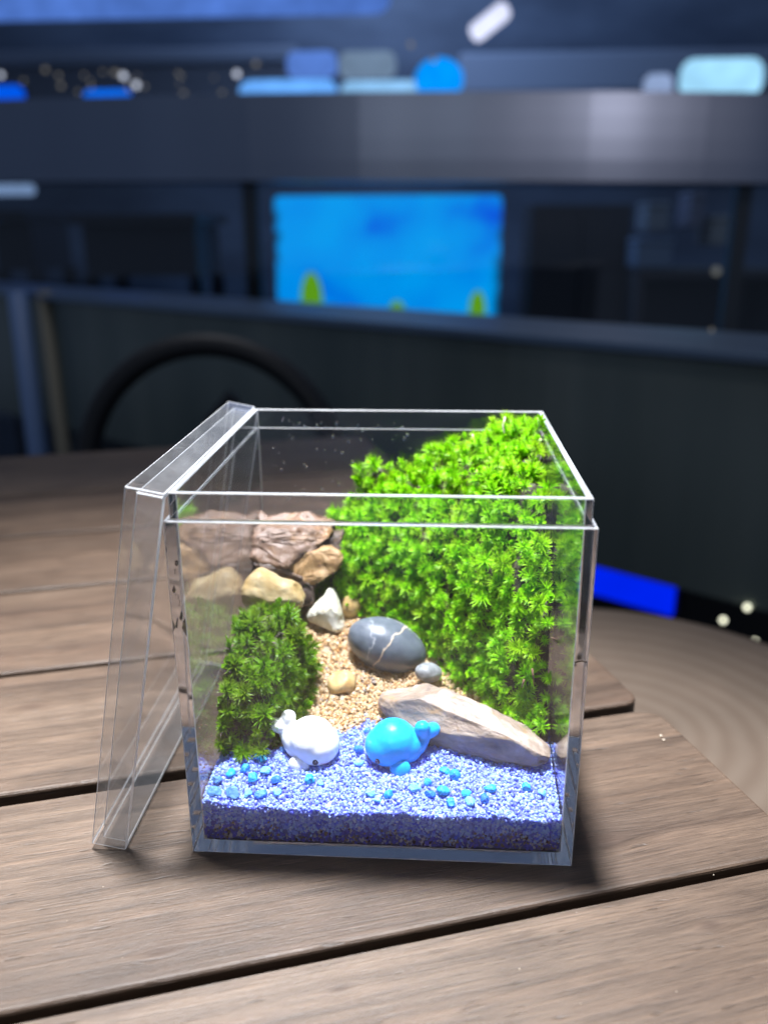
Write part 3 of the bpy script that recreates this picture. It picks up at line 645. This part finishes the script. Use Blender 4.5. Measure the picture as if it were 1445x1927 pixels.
def disc(name, p, d, rx, ry, mat, parent, roll=0.0, thick=0.22):
    V, F = ICO[3]; fr = frame(d, 0.0)                       # oval drop lying on the skin, long axis level
    u = np.cross([0, 0, 1], d); u /= np.linalg.norm(u); v = np.cross(d, u); c, s = math.cos(roll), math.sin(roll)
    B = np.stack([u*c+v*s, -u*s+v*c, d], 1); W = (V*np.array([rx, ry, thick])) @ B.T + p
    return link(name, mesh(name, W, F, True), mat, parent)
def whale(name, label, mat, pos, rot, eye_az, side, mouth):
    root = tag(empty(name, pos, rot), label, 'toy whale')
    root.scale = (1.04,)*3; blobs('body', WB, mat, root, 0.28, 7)
    for sd in (-1, 1):
        V, F = ICO[4]; W = V*np.array([2.3, 1.05, 1.9])
        W = W @ eul(0.35*sd, 0.25, -0.25*sd).T + np.array([-0.9, 4.55*sd, 1.5]); W[:, 2] = np.maximum(W[:, 2], 0.25)
        link('flipper', mesh('flipper', W, F, True), mat, root)
    for sd in (-1, 1):
        q, d = on_body(sd*eye_az, -0.16); ey = disc('eye', q, d, 0.72, 0.85, EYE, root); disc('painted_glint', q + d*0.17 + np.array([0, 0, 0.3]), d, 0.17, 0.17, WV, ey, thick=0.1)  # small white disc on each eye is a painted highlight
        q2, d2 = on_body(sd*eye_az*0.55, -0.36); disc('cheek', q2, d2, 0.55, 0.25, mouth, root, thick=0.12)
    mp = []
    for a_ in np.linspace(-0.75, 0.75, 15): q, d = on_body(a_, -0.42 + 0.16*(a_/0.75)**2); mp.append(q + d*0.02)
    bm = bmesh.new(); tube(bm, mp, 0.13, 6); link('mouth', from_bm('mouth', bm, True), mouth, root)
    return root
whale('toy_whale', 'white toy whale facing right on the blue sand', WV, np.array(atz(594, 1438, 11.6)) + np.array([-1.0, 3.6, -0.5]), (math.radians(4), math.radians(2), math.radians(-20)), 0.95, 1, PINK)
whale('toy_whale', 'bright blue toy whale facing left beside the pale rock', BV, np.array(atz(746, 1448, 11.6)) + np.array([-0.9, 4.2, -0.4]), (0, math.radians(0), math.radians(180+10)), 0.75, 1, PINK2)

# ------------------------------------------------------------------ dyed gravel chips
chips = [  # px, py, size mm, hue, label tail
 (492, 1420, 2.1, 0, 'just left of the white whale flipper'), (463, 1441, 1.9, 1, 'at the foot of the left moss'), (501, 1446, 1.9, 2, 'below the white whale tail side'), (478, 1459, 2.1, 1, 'second in the cluster left of the white whale'),
 (437, 1450, 1.9, 0, 'pale one nearest the left moss corner'), (523, 1463, 1.8, 3, 'deep blue one in front of the white whale flipper'), (440, 1489, 2.4, 4, 'greyish one near the left front corner'), (492, 1489, 2.1, 3, 'deep blue one in the left front sand'),
 (468, 1489, 1.5, 2, 'small pale one between two larger left chips'), (523, 1486, 1.6, 2, 'pale one in the left front row'), (584, 1461, 2.0, 0, 'in front of the white whale'), (604, 1468, 1.3, 2, 'small one beside the chip in front of the white whale'),
 (391, 1461, 1.9, 4, 'against the left pane, upper one'), (389, 1497, 2.1, 4, 'against the left pane, lower one'), (534, 1405, 1.4, 4, 'hidden behind the white whale tail'), (676, 1407, 1.8, 3, 'deep blue one left of the blue whale head'),
 (692, 1372, 1.3, 3, 'deep blue one behind the blue whale head'), (676, 1430, 1.5, 2, 'pale one touching the blue whale nose'), (697, 1488, 1.6, 2, 'pale one in front of the blue whale, left of a darker chip'), (732, 1490, 1.7, 1, 'sky blue one in front of the blue whale'),
 (782, 1478, 1.9, 2, 'mint one below the blue whale flipper'), (804, 1467, 1.6, 1, 'sky blue one right of the blue whale flipper'), (809, 1489, 1.7, 3, 'deep blue one at the front centre right'), (835, 1482, 2.3, 0, 'large one in the middle of the right cluster'),
 (848, 1506, 1.8, 1, 'front one of the right cluster'), (856, 1453, 2.1, 1, 'large one just right of the blue whale'), (836, 1446, 1.7, 0, 'upper one just right of the blue whale'), (877, 1488, 1.7, 0, 'in the right cluster, second from its right end'),
 (884, 1503, 1.8, 2, 'pale front one at the right cluster'), (911, 1497, 1.7, 3, 'deep blue one at the right end of the cluster'), (921, 1479, 2.0, 0, 'topmost at the right end of the cluster'), (989, 1476, 1.7, 0, 'lone one near the right front corner'),
 (1019, 1487, 1.5, 2, 'pale one nearest the right pane'), (711, 1499, 1.2, 2, 'tiny pale one at the front centre')]
HUES = [(0.02, 0.34, 0.55), (0.02, 0.27, 0.68), (0.16, 0.48, 0.66), (0.02, 0.15, 0.62), (0.08, 0.22, 0.50)]
for i, (px_, py_, s_, h_, tail) in enumerate(chips):
    z = 12.0
    for _ in range(6):
        P = atz(px_, py_, z); z = float(terr(P[0], P[1])) + 0.35*s_
    V, F = ICO[3]; V = V.copy(); rr = np.random.default_rng(300+i)
    for _ in range(7):
        nn = rr.normal(size=3); nn /= np.linalg.norm(nn); k = V @ nn - rr.uniform(0.55, 0.85); V = V - np.outer(np.maximum(k, 0)*0.95, nn)
    V = np.array([v*(1+0.14*fbm(v, 1.8, i)) for v in V])*s_*np.array([1.0, 0.85, 0.72])*0.74
    tint = [fbm(v, 0.9, i+40) for v in V]
    col = np.clip(np.array(HUES[h_])[None]*(1 + 0.35*np.array(tint)[:, None]) + 0.05*np.maximum(np.array(tint), 0)[:, None], 0, 1)
    o = link('gravel_chip', mesh('gravel_chip', V, F, False, {'Col': col}), CHIP, None, (max(-XI+s_, min(XI-s_, P[0])), max(Y0+s_, P[1]), P[2]), (rr.uniform(-.3, .3), rr.uniform(-.3, .3), rr.uniform(0, 6)))
    tag(o, 'turquoise gravel chip ' + tail, 'gravel chip', 'dyed gravel chips on the blue sand')

# ------------------------------------------------------------------ droplets and soil specks on the panes
WATER = N('water'); _g = WATER.n('BsdfGlass'); _g.inputs['IOR'].default_value = 1.33; WATER = WATER.surf(_g.outputs[0])
V0, F0 = ICO[2]
def dots(name, P, rad, flat_axis, mat, label, cat):
    V, F = [], []
    for p, r in zip(P, rad):
        s = np.array([1.0, 1.0, 1.0])*r; s[flat_axis] *= 0.35; s[2] *= rng.uniform(0.7, 1.2); b = len(V)*len(V0); V.append(V0*s + p); F += [[i+b for i in f] for f in F0]
    return tag(link(name, mesh(name, np.concatenate(V), F, True), mat), label, cat, kind='stuff')
P = np.array([(x, 77.45, z) for x, z in zip(rng.uniform(-36, 5, 90), rng.uniform(52, 78, 90))]); dots('water_droplets', P, rng.uniform(0.2, 0.55, 90)*rng.uniform(0.4, 1, 90), 1, WATER, 'tiny water droplets clinging to the inside of the back pane', 'droplets')
n = 130; yy = Y0 + np.abs(rng.normal(0, 9, n)); P = np.c_[np.full(n, -37.55), np.clip(yy, 3, 40), rng.uniform(13, 32, n)]; dots('soil_specks', P, rng.uniform(0.08, 0.26, n), 0, TWIG, 'dark soil specks stuck to the inside of the left pane', 'specks')

P = np.array([atz(*q, 0.15) for q in [(1243, 1384), (1248, 1392)] + [(rng.uniform(900, 1420), rng.uniform(1640, 1900)) for _ in range(5)] + [(rng.uniform(20, 340), rng.uniform(1640, 1850)) for _ in range(3)] + [(rng.uniform(10, 180), rng.uniform(1150, 1480)) for _ in range(3)]])
dots('sand_crumbs', P, np.r_[[0.45, 0.4], rng.uniform(0.07, 0.15, len(P)-2)], 2, ROOT, 'scattered pale sand crumbs lying on the planks', 'crumbs')
# ------------------------------------------------------------------ background: counter, handrail, hall behind
def mat_counter():
    m = N('dark_coated_steel'); f = m.noise(m.coord((1, 1, 0.12)), 7, 3)
    c = m.ramp(f, [(0.3, (0.085, 0.112, 0.106)), (0.7, (0.165, 0.190, 0.168))])
    return m.surf(m.pbr(c, 0.26, 0.35, m.bump(f, 0.3, 0.02)))
COUNTER = mat_counter()
LEDGE = plain('ledge_steel', (0.16, 0.22, 0.30), 0.35, 0.8)
def ray_plane(px, py, A, B):            # point on the vertical plane through A and B (top view)
    d = RM @ np.array([px-722.5, FPX, 963.5-py]); n = np.array([B[1]-A[1], A[0]-B[0], 0.0]); t = ((np.array(A)-CAM) @ n)/(d @ n); return CAM + d*t
ZT = 30.0
A = atz(-60, 540, ZT); B = atz(1510, 668, ZT); dAB = (B-A)/np.linalg.norm(B-A); nAB = np.array([-dAB[1], dAB[0], 0])
zb = ray_plane(1190, 1084, A, B)[2]; L_ = float(np.linalg.norm(B-A))
cr = tag(empty('display_counter', A*np.array([1, 1, 0]), (0, 0, math.atan2(dAB[1], dAB[0]))), 'dark steel counter with a pale ledge running behind the table', 'counter')
box('front_panel', (-300, 0, zb), (L_+200, 60, ZT-9), COUNTER, cr)
box('ledge', (-300, -14, ZT-9), (L_+200, 130, ZT), LEDGE, cr, 1.5)
box('plinth', (-300, 280, -720), (L_+200, 300, zb+10), BLACKM, cr)
# handrail on posts behind the counter
ra, rb = at(-80, 343, 1500), at(1530, 345, 1420); rt = at(-80, 190, 1500)
rail = tag(empty('handrail', (0, 0, 0)), 'wide brushed steel handrail crossing behind the table', 'handrail')
bm = bmesh.new(); h = rt[2]-ra[2]
pts = [np.array(ra)+(np.array(rb)-np.array(ra))*k/8 + np.array([0, -60*math.sin(math.pi*k/8), 0]) for k in range(9)]
prev = None
for q in pts:
    cur = [bm.verts.new(q + np.array(d)) for d in ((0, 0, 0), (0, -1, h*0.25), (0, -1.2, h*0.5), (0, -1, h*0.75), (0, 0, h), (0, 60, h), (0, 60, 0))]
    if prev:
        for k in range(7): bm.faces.new((prev[k], cur[k], cur[(k+1) % 7], prev[(k+1) % 7]))
    else: bm.faces.new(cur)
    prev = cur
bm.faces.new(prev[::-1]); link("rail", from_bm("rail", bm), STEEL, rail)
m_ = N('thin_pane'); _t = m_.n('BsdfTransparent'); _t.inputs[0].default_value = (0.86, 0.90, 0.93, 1); _gl = m_.n('BsdfGlossy'); _gl.inputs['Roughness'].default_value = 0.03
_lw = m_.n('LayerWeight'); _lw.inputs[0].default_value = 0.5; _fr = m_.math('ADD', m_.math('MULTIPLY', m_.math('POWER', _lw.outputs['Facing'], 5.0), 0.95), 0.04); PANE = m_.surf(m_.mix(_fr, _t.outputs[0], _gl.outputs[0]))
box('pane', (ra[0]-50, 1515, -600), (rb[0]+50, 1523, ra[2]+20), PANE, rail)
for px_ in (470, 1400):
    q = at(px_, 345, 1540); box('post', (q[0]-14, 1530, -720), (q[0]+14, 1556, q[2]+10), BLACKM, rail)

def panel(name, label, cat, x0, y0, x1, y1, Y, mat, depth=40, frame_mat=None, group=None, soft=0.75):
    a, b = at(x0, y1, Y), at(x1, y0, Y); 
    root = tag(empty(name, ((a[0]+b[0])/2, Y, a[2])), label, cat, group)
    w, hh = (b[0]-a[0])/2, b[2]-a[2]
    rr = min(w, hh/2)*soft; bm = bmesh.new(); out = []
    for cx, cz, q0 in ((w-rr, rr, -90), (w-rr, hh-rr, 0), (-w+rr, hh-rr, 90), (-w+rr, rr, 180)):
        out += [(cx + rr*math.cos(math.radians(q0+k*15)), cz + rr*math.sin(math.radians(q0+k*15))) for k in range(7)]
    fr_, bk_ = [bm.verts.new((a_, 0, b_)) for a_, b_ in out], [bm.verts.new((a_, 8, b_)) for a_, b_ in out]
    bm.faces.new(fr_); bm.faces.new(bk_[::-1])
    for k in range(len(out)): bm.faces.new((fr_[k], bk_[k], bk_[(k+1) % len(out)], fr_[(k+1) % len(out)]))
    link('face', from_bm('face', bm), mat, root)
    box('housing', (-w*0.9, 8.5, hh*0.06), (w*0.9, 8.5+depth, hh*0.94), frame_mat or BLACKM, root)
    return root
def mat_screen():
    m = N('screen_picture'); v = m.n('TexCoord').outputs['Object']; sp = m.n('SeparateXYZ'); m.L(v, sp.inputs[0])
    n = m.noise(v, 4.2, 2, 0.4); c = m.ramp(n, [(0.28, (0.0, 0.12, 0.85)), (0.40, (0.0, 0.32, 0.95)), (0.60, (0.0, 0.40, 1.0))])
    def hill(x0, z0, rx, rz, c):
        a = m.math('DIVIDE', m.math('SUBTRACT', sp.outputs[0], x0), rx); b = m.math('DIVIDE', m.math('SUBTRACT', sp.outputs[2], z0), rz)
        r = m.math('ADD', m.math('MULTIPLY', a, a), m.math('MULTIPLY', b, b)); return m.mixc(m.math('LESS_THAN', r, 1.0), c, (0.14, 0.40, 0.012, 1))
    for q in ((-0.275, 0.085, 0.04, 0.10), (0.035, 0.04, 0.03, 0.045), (0.325, 0.05, 0.03, 0.07)): c = hill(*q, c)
    ed = m.math('ADD', m.math('SUBTRACT', 0.418, m.math('ABSOLUTE', sp.outputs[0])), m.math('MULTIPLY', m.math('SUBTRACT', m.noise(v, 14, 3), 0.62), 0.09))
    e = m.n('Emission'); m.L(c, e.inputs[0]); m.L(m.ramp(m.math('MULTIPLY', ed, 30.0), [(0.0, (0.12,)*3), (0.6, (0.8,)*3), (1.0, (1.05,)*3)]), e.inputs[1]); return m.surf(e.outputs[0])
panel('display_screen', 'bright blue display screen with green shapes seen over the counter', 'screen', 524, 366, 946, 610, 3000, mat_screen(), 60, None, None, 0.10)
off = nAB*120
pa, pb = ray_plane(1098, 1060, A+off, B+off), ray_plane(1262, 1160, A+off, B+off); pw = np.linalg.norm((pb-pa)[:2])
blp = tag(empty('blue_light_panel', (pa[0], pa[1], pb[2]), (0, 0, math.atan2(dAB[1], dAB[0]))), 'saturated blue glowing panel low down behind the log stool', 'light panel')
box('face', (0, 0, 0), (pw, 6, pa[2]-pb[2]+40), glow('blue_glow', (0.0, 0.018, 0.90), 1.0), blp); box('housing', (-4, 6.5, -4), (pw+4, 30, pa[2]-pb[2]+44), BLACKM, blp)
panel('ceiling_light_panel', 'wide dim blue light panel along the top left', 'light panel', -120, -60, 735, 42, 4200, glow('blue_panel_glow', (0.06, 0.14, 0.45), 1.25))
panel('lit_counter', 'long glowing pale blue counter front, left half', 'lit counter', 452, 148, 634, 215, 3900, glow('pale_blue_glow', (0.14, 0.42, 1.0), 1.1))
panel('lit_counter', 'long glowing pale blue counter front, right half', 'lit counter', 640, 150, 812, 215, 3900, glow('ice_glow', (0.28, 0.58, 0.95), 1.0))
panel('light_box', 'blue lit box standing above the glowing counter', 'light box', 540, 95, 634, 147, 4000, glow('box_glow', (0.10, 0.22, 0.66), 1.0))
panel('light_box', 'grey lit box beside the blue lit box above the counter', 'light box', 638, 95, 745, 149, 4000, glow('box_glow_grey', (0.16, 0.24, 0.36), 1.0))
panel('window_light', 'bright pale cyan window of light at the far right', 'window', 1275, 108, 1440, 185, 4100, glow('window_glow', (0.36, 0.72, 1.0), 1.1))
panel('side_light', 'soft white light beside the cyan window', 'light', 1208, 138, 1268, 188, 4100, glow('side_glow', (0.28, 0.38, 0.62), 1.0))
panel('blue_sign', 'small blue sign at the far left edge', 'sign', -20, 160, 44, 205, 3800, glow('sign_glow', (0.0, 0.10, 0.85), 1.0))
panel('blue_sign', 'longer blue sign left of the glowing counter', 'sign', 160, 168, 246, 205, 3800, glow('sign_glow_b', (0.0, 0.16, 0.95), 1.0))
panel('strip_light', 'pale strip light under the handrail at the left edge', 'light', -40, 346, 64, 368, 3600, glow('strip_glow', (0.26, 0.38, 0.62), 0.9))
panel('lamp_box', 'tiny blue lamp at the left edge under the strip light', 'lamp', -20, 396, 16, 418, 3600, glow('lamp_glow', (0.10, 0.28, 1.0), 1.0))
# white batten lamp hanging askew
a, b = at(895, 62, 3600), at(948, 20, 3600)
bat = tag(empty('batten_lamp', (a+b)/2), 'short white tube lamp hanging at a slant near the top', 'lamp')
bm = bmesh.new(); hd = (b-a)/2; tube(bm, [hd*k_ for k_ in (-1.3, -1.26, -1.15, -0.95, 0.95, 1.15, 1.26, 1.3)], [6, 20, 30, 35, 35, 30, 20, 6], 16); link('tube', from_bm('tube', bm, True), glow('white_glow', (0.72, 0.76, 1.0), 1.1), bat)
bm = bmesh.new(); tube(bm, [(a-b)/2*1.02 + np.array([0, 45, 10]), (b-a)/2*1.02 + np.array([0, 45, 10])], 18, 8); link('housing', from_bm('housing', bm), BLACKM, bat)
# blue globe lamp
q = at(826, 150, 3700); gl = tag(empty('globe_lamp', q), 'glowing blue globe lamp at the end of the lit counter', 'lamp')
V, F = ICO[4]; link('globe', mesh('globe', V*np.array([100, 100, 82]), F, True), glow('globe_glow', (0.0, 0.30, 1.0), 1.0), gl); box('stand', (-25, -25, -130), (25, 25, -80), BLACKM, gl)
# little fairy bulbs
FAIRY = glow('fairy_glow', (0.75, 0.82, 1.0), 1.1); FAIRY2 = glow('fairy_glow_dim', (0.65, 0.62, 0.55), 0.30)
V, F = ICO[2]
def bulb(px_, py_, Y, r, mat, label, group='fairy bulbs'):
    me = mesh('fairy_bulb', V*r*1.7, F, True); tag(link('fairy_bulb', me, mat, None, at(px_, py_, Y)), label, 'bulb', group)
bulb(233, 143, 3500, 7, FAIRY, 'bright white bulb above the longer blue sign'); bulb(257, 160, 3500, 7, FAIRY, 'bright white bulb at the right end of the longer blue sign')
bulb(446, 139, 3500, 7, FAIRY, 'bright white bulb at the left end of the glowing counter'); bulb(482, 120, 3500, 6, FAIRY2, 'faint bulb over the left end of the glowing counter')
bulb(2, 141, 3500, 6, FAIRY, 'bright bulb cut by the left edge'); bulb(816, 112, 3500, 6, FAIRY2, 'faint bulb above the blue globe lamp'); bulb(773, 84, 3500, 6, FAIRY2, 'faint bulb up left of the blue globe lamp')
WARM = glow('fairy_glow_warm', (0.95, 0.95, 0.72), 2.6)
for q, l in (((1405, 1143), 'topmost of three white bulbs by the log stool'), ((1360, 1167), 'leftmost of three white bulbs by the log stool'), ((1419, 1208), 'lowest of three white bulbs by the log stool')): bulb(*q, 560, 1.5, WARM, l)
bulb(1338, 621, 640, 1.0, FAIRY2, 'faint bulb on the counter ledge at the right'); bulb(1347, 510, 2600, 7, FAIRY2, 'faint greenish bulb over the counter at the right')
for i in range(24):
    bulb(rng.uniform(20, 430), rng.uniform(130, 182), rng.uniform(3600, 4300), rng.uniform(3, 6), FAIRY2, 'dim fairy bulb in the row of tiny lights at the upper left', 'dim fairy bulbs upper left')
# round-backed black chair
hc = at(398, 890, 640); pr = pxmm(hc)
ch = tag(empty('hoop_chair', (hc[0], hc[1], -280)), 'black chair with a round hoop back standing behind the table', 'chair')
bm = bmesh.new(); R0 = 236/pr
tube(bm, [(R0*math.cos(k*math.pi/24), 12*math.sin(k*math.pi/24), R0*math.sin(k*math.pi/24) + hc[2]+280) for k in range(48)], 22/pr, 12, True); link('hoop_back', from_bm('hoop_back', bm, True), BLACKM, ch)
bm = bmesh.new(); bmesh.ops.create_cone(bm, cap_ends=True, segments=40, radius1=R0*1.0, radius2=R0*1.05, depth=22); bmesh.ops.translate(bm, vec=(0, -150, hc[2]+280-R0-8), verts=bm.verts); link('seat', from_bm('seat', bm), BLACKM, ch)
for sx in (-1, 1):
    for sy in (-1, 1):
        bm = bmesh.new(); tube(bm, [(sx*110, -150+sy*110, hc[2]+280-R0-10), (sx*150, -150+sy*150, -440)], 11, 8); link('leg', from_bm('leg', bm), BLACKM, ch)
bm = bmesh.new(); q = at(410, 800, 640); tube(bm, [(at(440, 745, 640)-np.array([hc[0], hc[1], -280])), (at(395, 800, 640)-np.array([hc[0], hc[1], -280]))], 8, 8); link('brace', from_bm('brace', bm), BLACKM, ch)
# pale reflection stripes of the counter, built as posts at the left
for px_, w_, mt, l in ((45, 16, plain('blue_grey_reflection', (0.10, 0.17, 0.33), 0.5), 'slim blue grey reflection stripe built as a post in front of the counter at the left'), (97, 12, plain('tan_reflection', (0.20, 0.18, 0.13), 0.6), 'slim tan reflection stripe built as a post beside the blue grey one')):
    a, b = at(px_-12, 548, 1250), at(px_+18, 830, 1250)
    root = tag(empty('post', (b[0], 1250, -720)), l, 'post', 'reflection stripes at the left')
    bm = bmesh.new(); tube(bm, [(a[0]-b[0], 0, a[2]+720), (0, 0, 0)], w_, 12); link('shaft', from_bm('shaft', bm, True), mt, root); box('foot', (-40, -40, 0), (40, 40, 8), mt, root)
# things in the hall: dark tables and a cabinet
DARK = plain('dark_furniture', (0.006, 0.008, 0.018), 0.6); GREYD = plain('dark_grey_board', (0.045, 0.045, 0.055), 0.6)
def hall_table(px0, px1, py, Y, label):
    a, b = at(px0, py, Y), at(px1, py, Y); root = tag(empty('hall_table', ((a[0]+b[0])/2, Y, -720)), label, 'table', 'dark tables in the hall'); w = (b[0]-a[0])/2; zt = a[2]+720
    box('top', (-w, -200, zt-30), (w, 200, zt), DARK, root); box('apron', (-w*0.9, -150, zt-190), (w*0.9, 150, zt-31), DARK, root)
    for sx in (-1, 1):
        for sy in (-1, 1): box('leg', (sx*w*0.85-20, sy*140-20, 0), (sx*w*0.85+20, sy*140+20, zt-191), DARK, root)
hall_table(20, 95, 398, 2900, 'small dark table at the left edge of the hall'); hall_table(175, 400, 405, 2800, 'wide dark table left of the display screen')
a, b = at(990, 600, 2900), at(1190, 385, 2900)
root = tag(empty('cabinet', ((a[0]+b[0])/2, 2900, -720)), 'dark grey cabinet right of the display screen', 'cabinet'); w = (b[0]-a[0])/2; zt = b[2]+720
box('carcass', (-w, 0, 0), (w, 300, zt), GREYD, root); box('door', (-w+6, -12, 40), (-3, -0.5, zt-20), GREYD, root); box('door', (3, -12, 40), (w-6, -0.5, zt-20), GREYD, root)
for k_, (x0, y0, x1, y1, col, lb) in enumerate([(1195, 448, 1268, 506, (0.16, 0.24, 0.36), 'blue grey box on the hall shelf right of the cabinet'), (1215, 380, 1262, 436, (0.22, 0.27, 0.33), 'pale bundle above the blue grey box'), (1335, 405, 1388, 462, (0.30, 0.32, 0.33), 'whitish box near the right edge of the hall shelf'), (1295, 360, 1330, 430, (0.16, 0.18, 0.26), 'slim violet grey box between the pale boxes')]):
    a, b = at(x0, y1, 2700), at(x1, y0, 2700); root = tag(empty('stored_box', ((a[0]+b[0])/2, 2700, a[2])), lb, 'box', 'boxes on the hall shelf'); w = (b[0]-a[0])/2
    mt = plain('box_card_%d' % k_, col, 0.6); box('carton', (-w, 0, 0), (w, 160, (b[2]-a[2])*0.8), mt, root, 8); box('box_top', (-w*1.03, -4, (b[2]-a[2])*0.81), (w*1.03, 164, b[2]-a[2]), mt, root, 6)
a, b = at(1190, 640, 2680), at(1480, 508, 2680)
root = tag(empty('hall_shelf', ((a[0]+b[0])/2, 2680, -720)), 'long grey shelf in the hall at the right', 'shelf'); w = (b[0]-a[0])/2; zt = b[2]+720
box('board', (-w, 0, zt-24), (w, 260, zt), GREYD, root); box('upright', (-w, 10, 0), (-w+24, 250, zt-24.5), GREYD, root); box('upright', (w-24, 10, 0), (w, 250, zt-24.5), GREYD, root); box('back_board', (-w+25, 230, 0), (w-25, 245, zt-25), GREYD, root)
BEAM2 = plain('slate_grey_paint', (0.085, 0.10, 0.13), 0.6); BEAM = plain('pale_blue_grey_paint', (0.16, 0.20, 0.27), 0.6)
for x0, y0, x1, y1, lb in ((-120, 84, 560, 130, 'pale blue grey bulkhead above the row of tiny lights'), (862, 86, 1560, 178, 'pale blue grey bulkhead behind the cyan window')):
    a, b = at(x0, y1, 4600), at(x1, y0, 4600); root = tag(empty('bulkhead', ((a[0]+b[0])/2, 4600, a[2])), lb, 'bulkhead'); w = (b[0]-a[0])/2
    box('fascia', (-w, 0, 0), (w, 390, b[2]-a[2]), BEAM, root, 20); dz = at(x0, y1, 4600)[2] - at(x0, 200, 4600)[2]; box('lower_panel', (-w, 15, -dz), (w, 380, -1), BEAM2, root)
# shell of the hall
def mat_wall():
    m = N('hall_wall_paint'); f = m.noise(m.coord((1, 1, 3)), 1.2, 3); c = m.ramp(f, [(0.35, (0.03, 0.05, 0.09)), (0.7, (0.10, 0.14, 0.21))]); return m.surf(m.pbr(c, 0.6))
tag(box('wall', (-4000, 5000, -720), (5000, 5100, 2200), mat_wall()), kind='structure')
tag(box('floor', (-4000, -700, -820), (5000, 5000, -720), plain('dark_floor', (0.02, 0.022, 0.028), 0.35)), kind='structure')
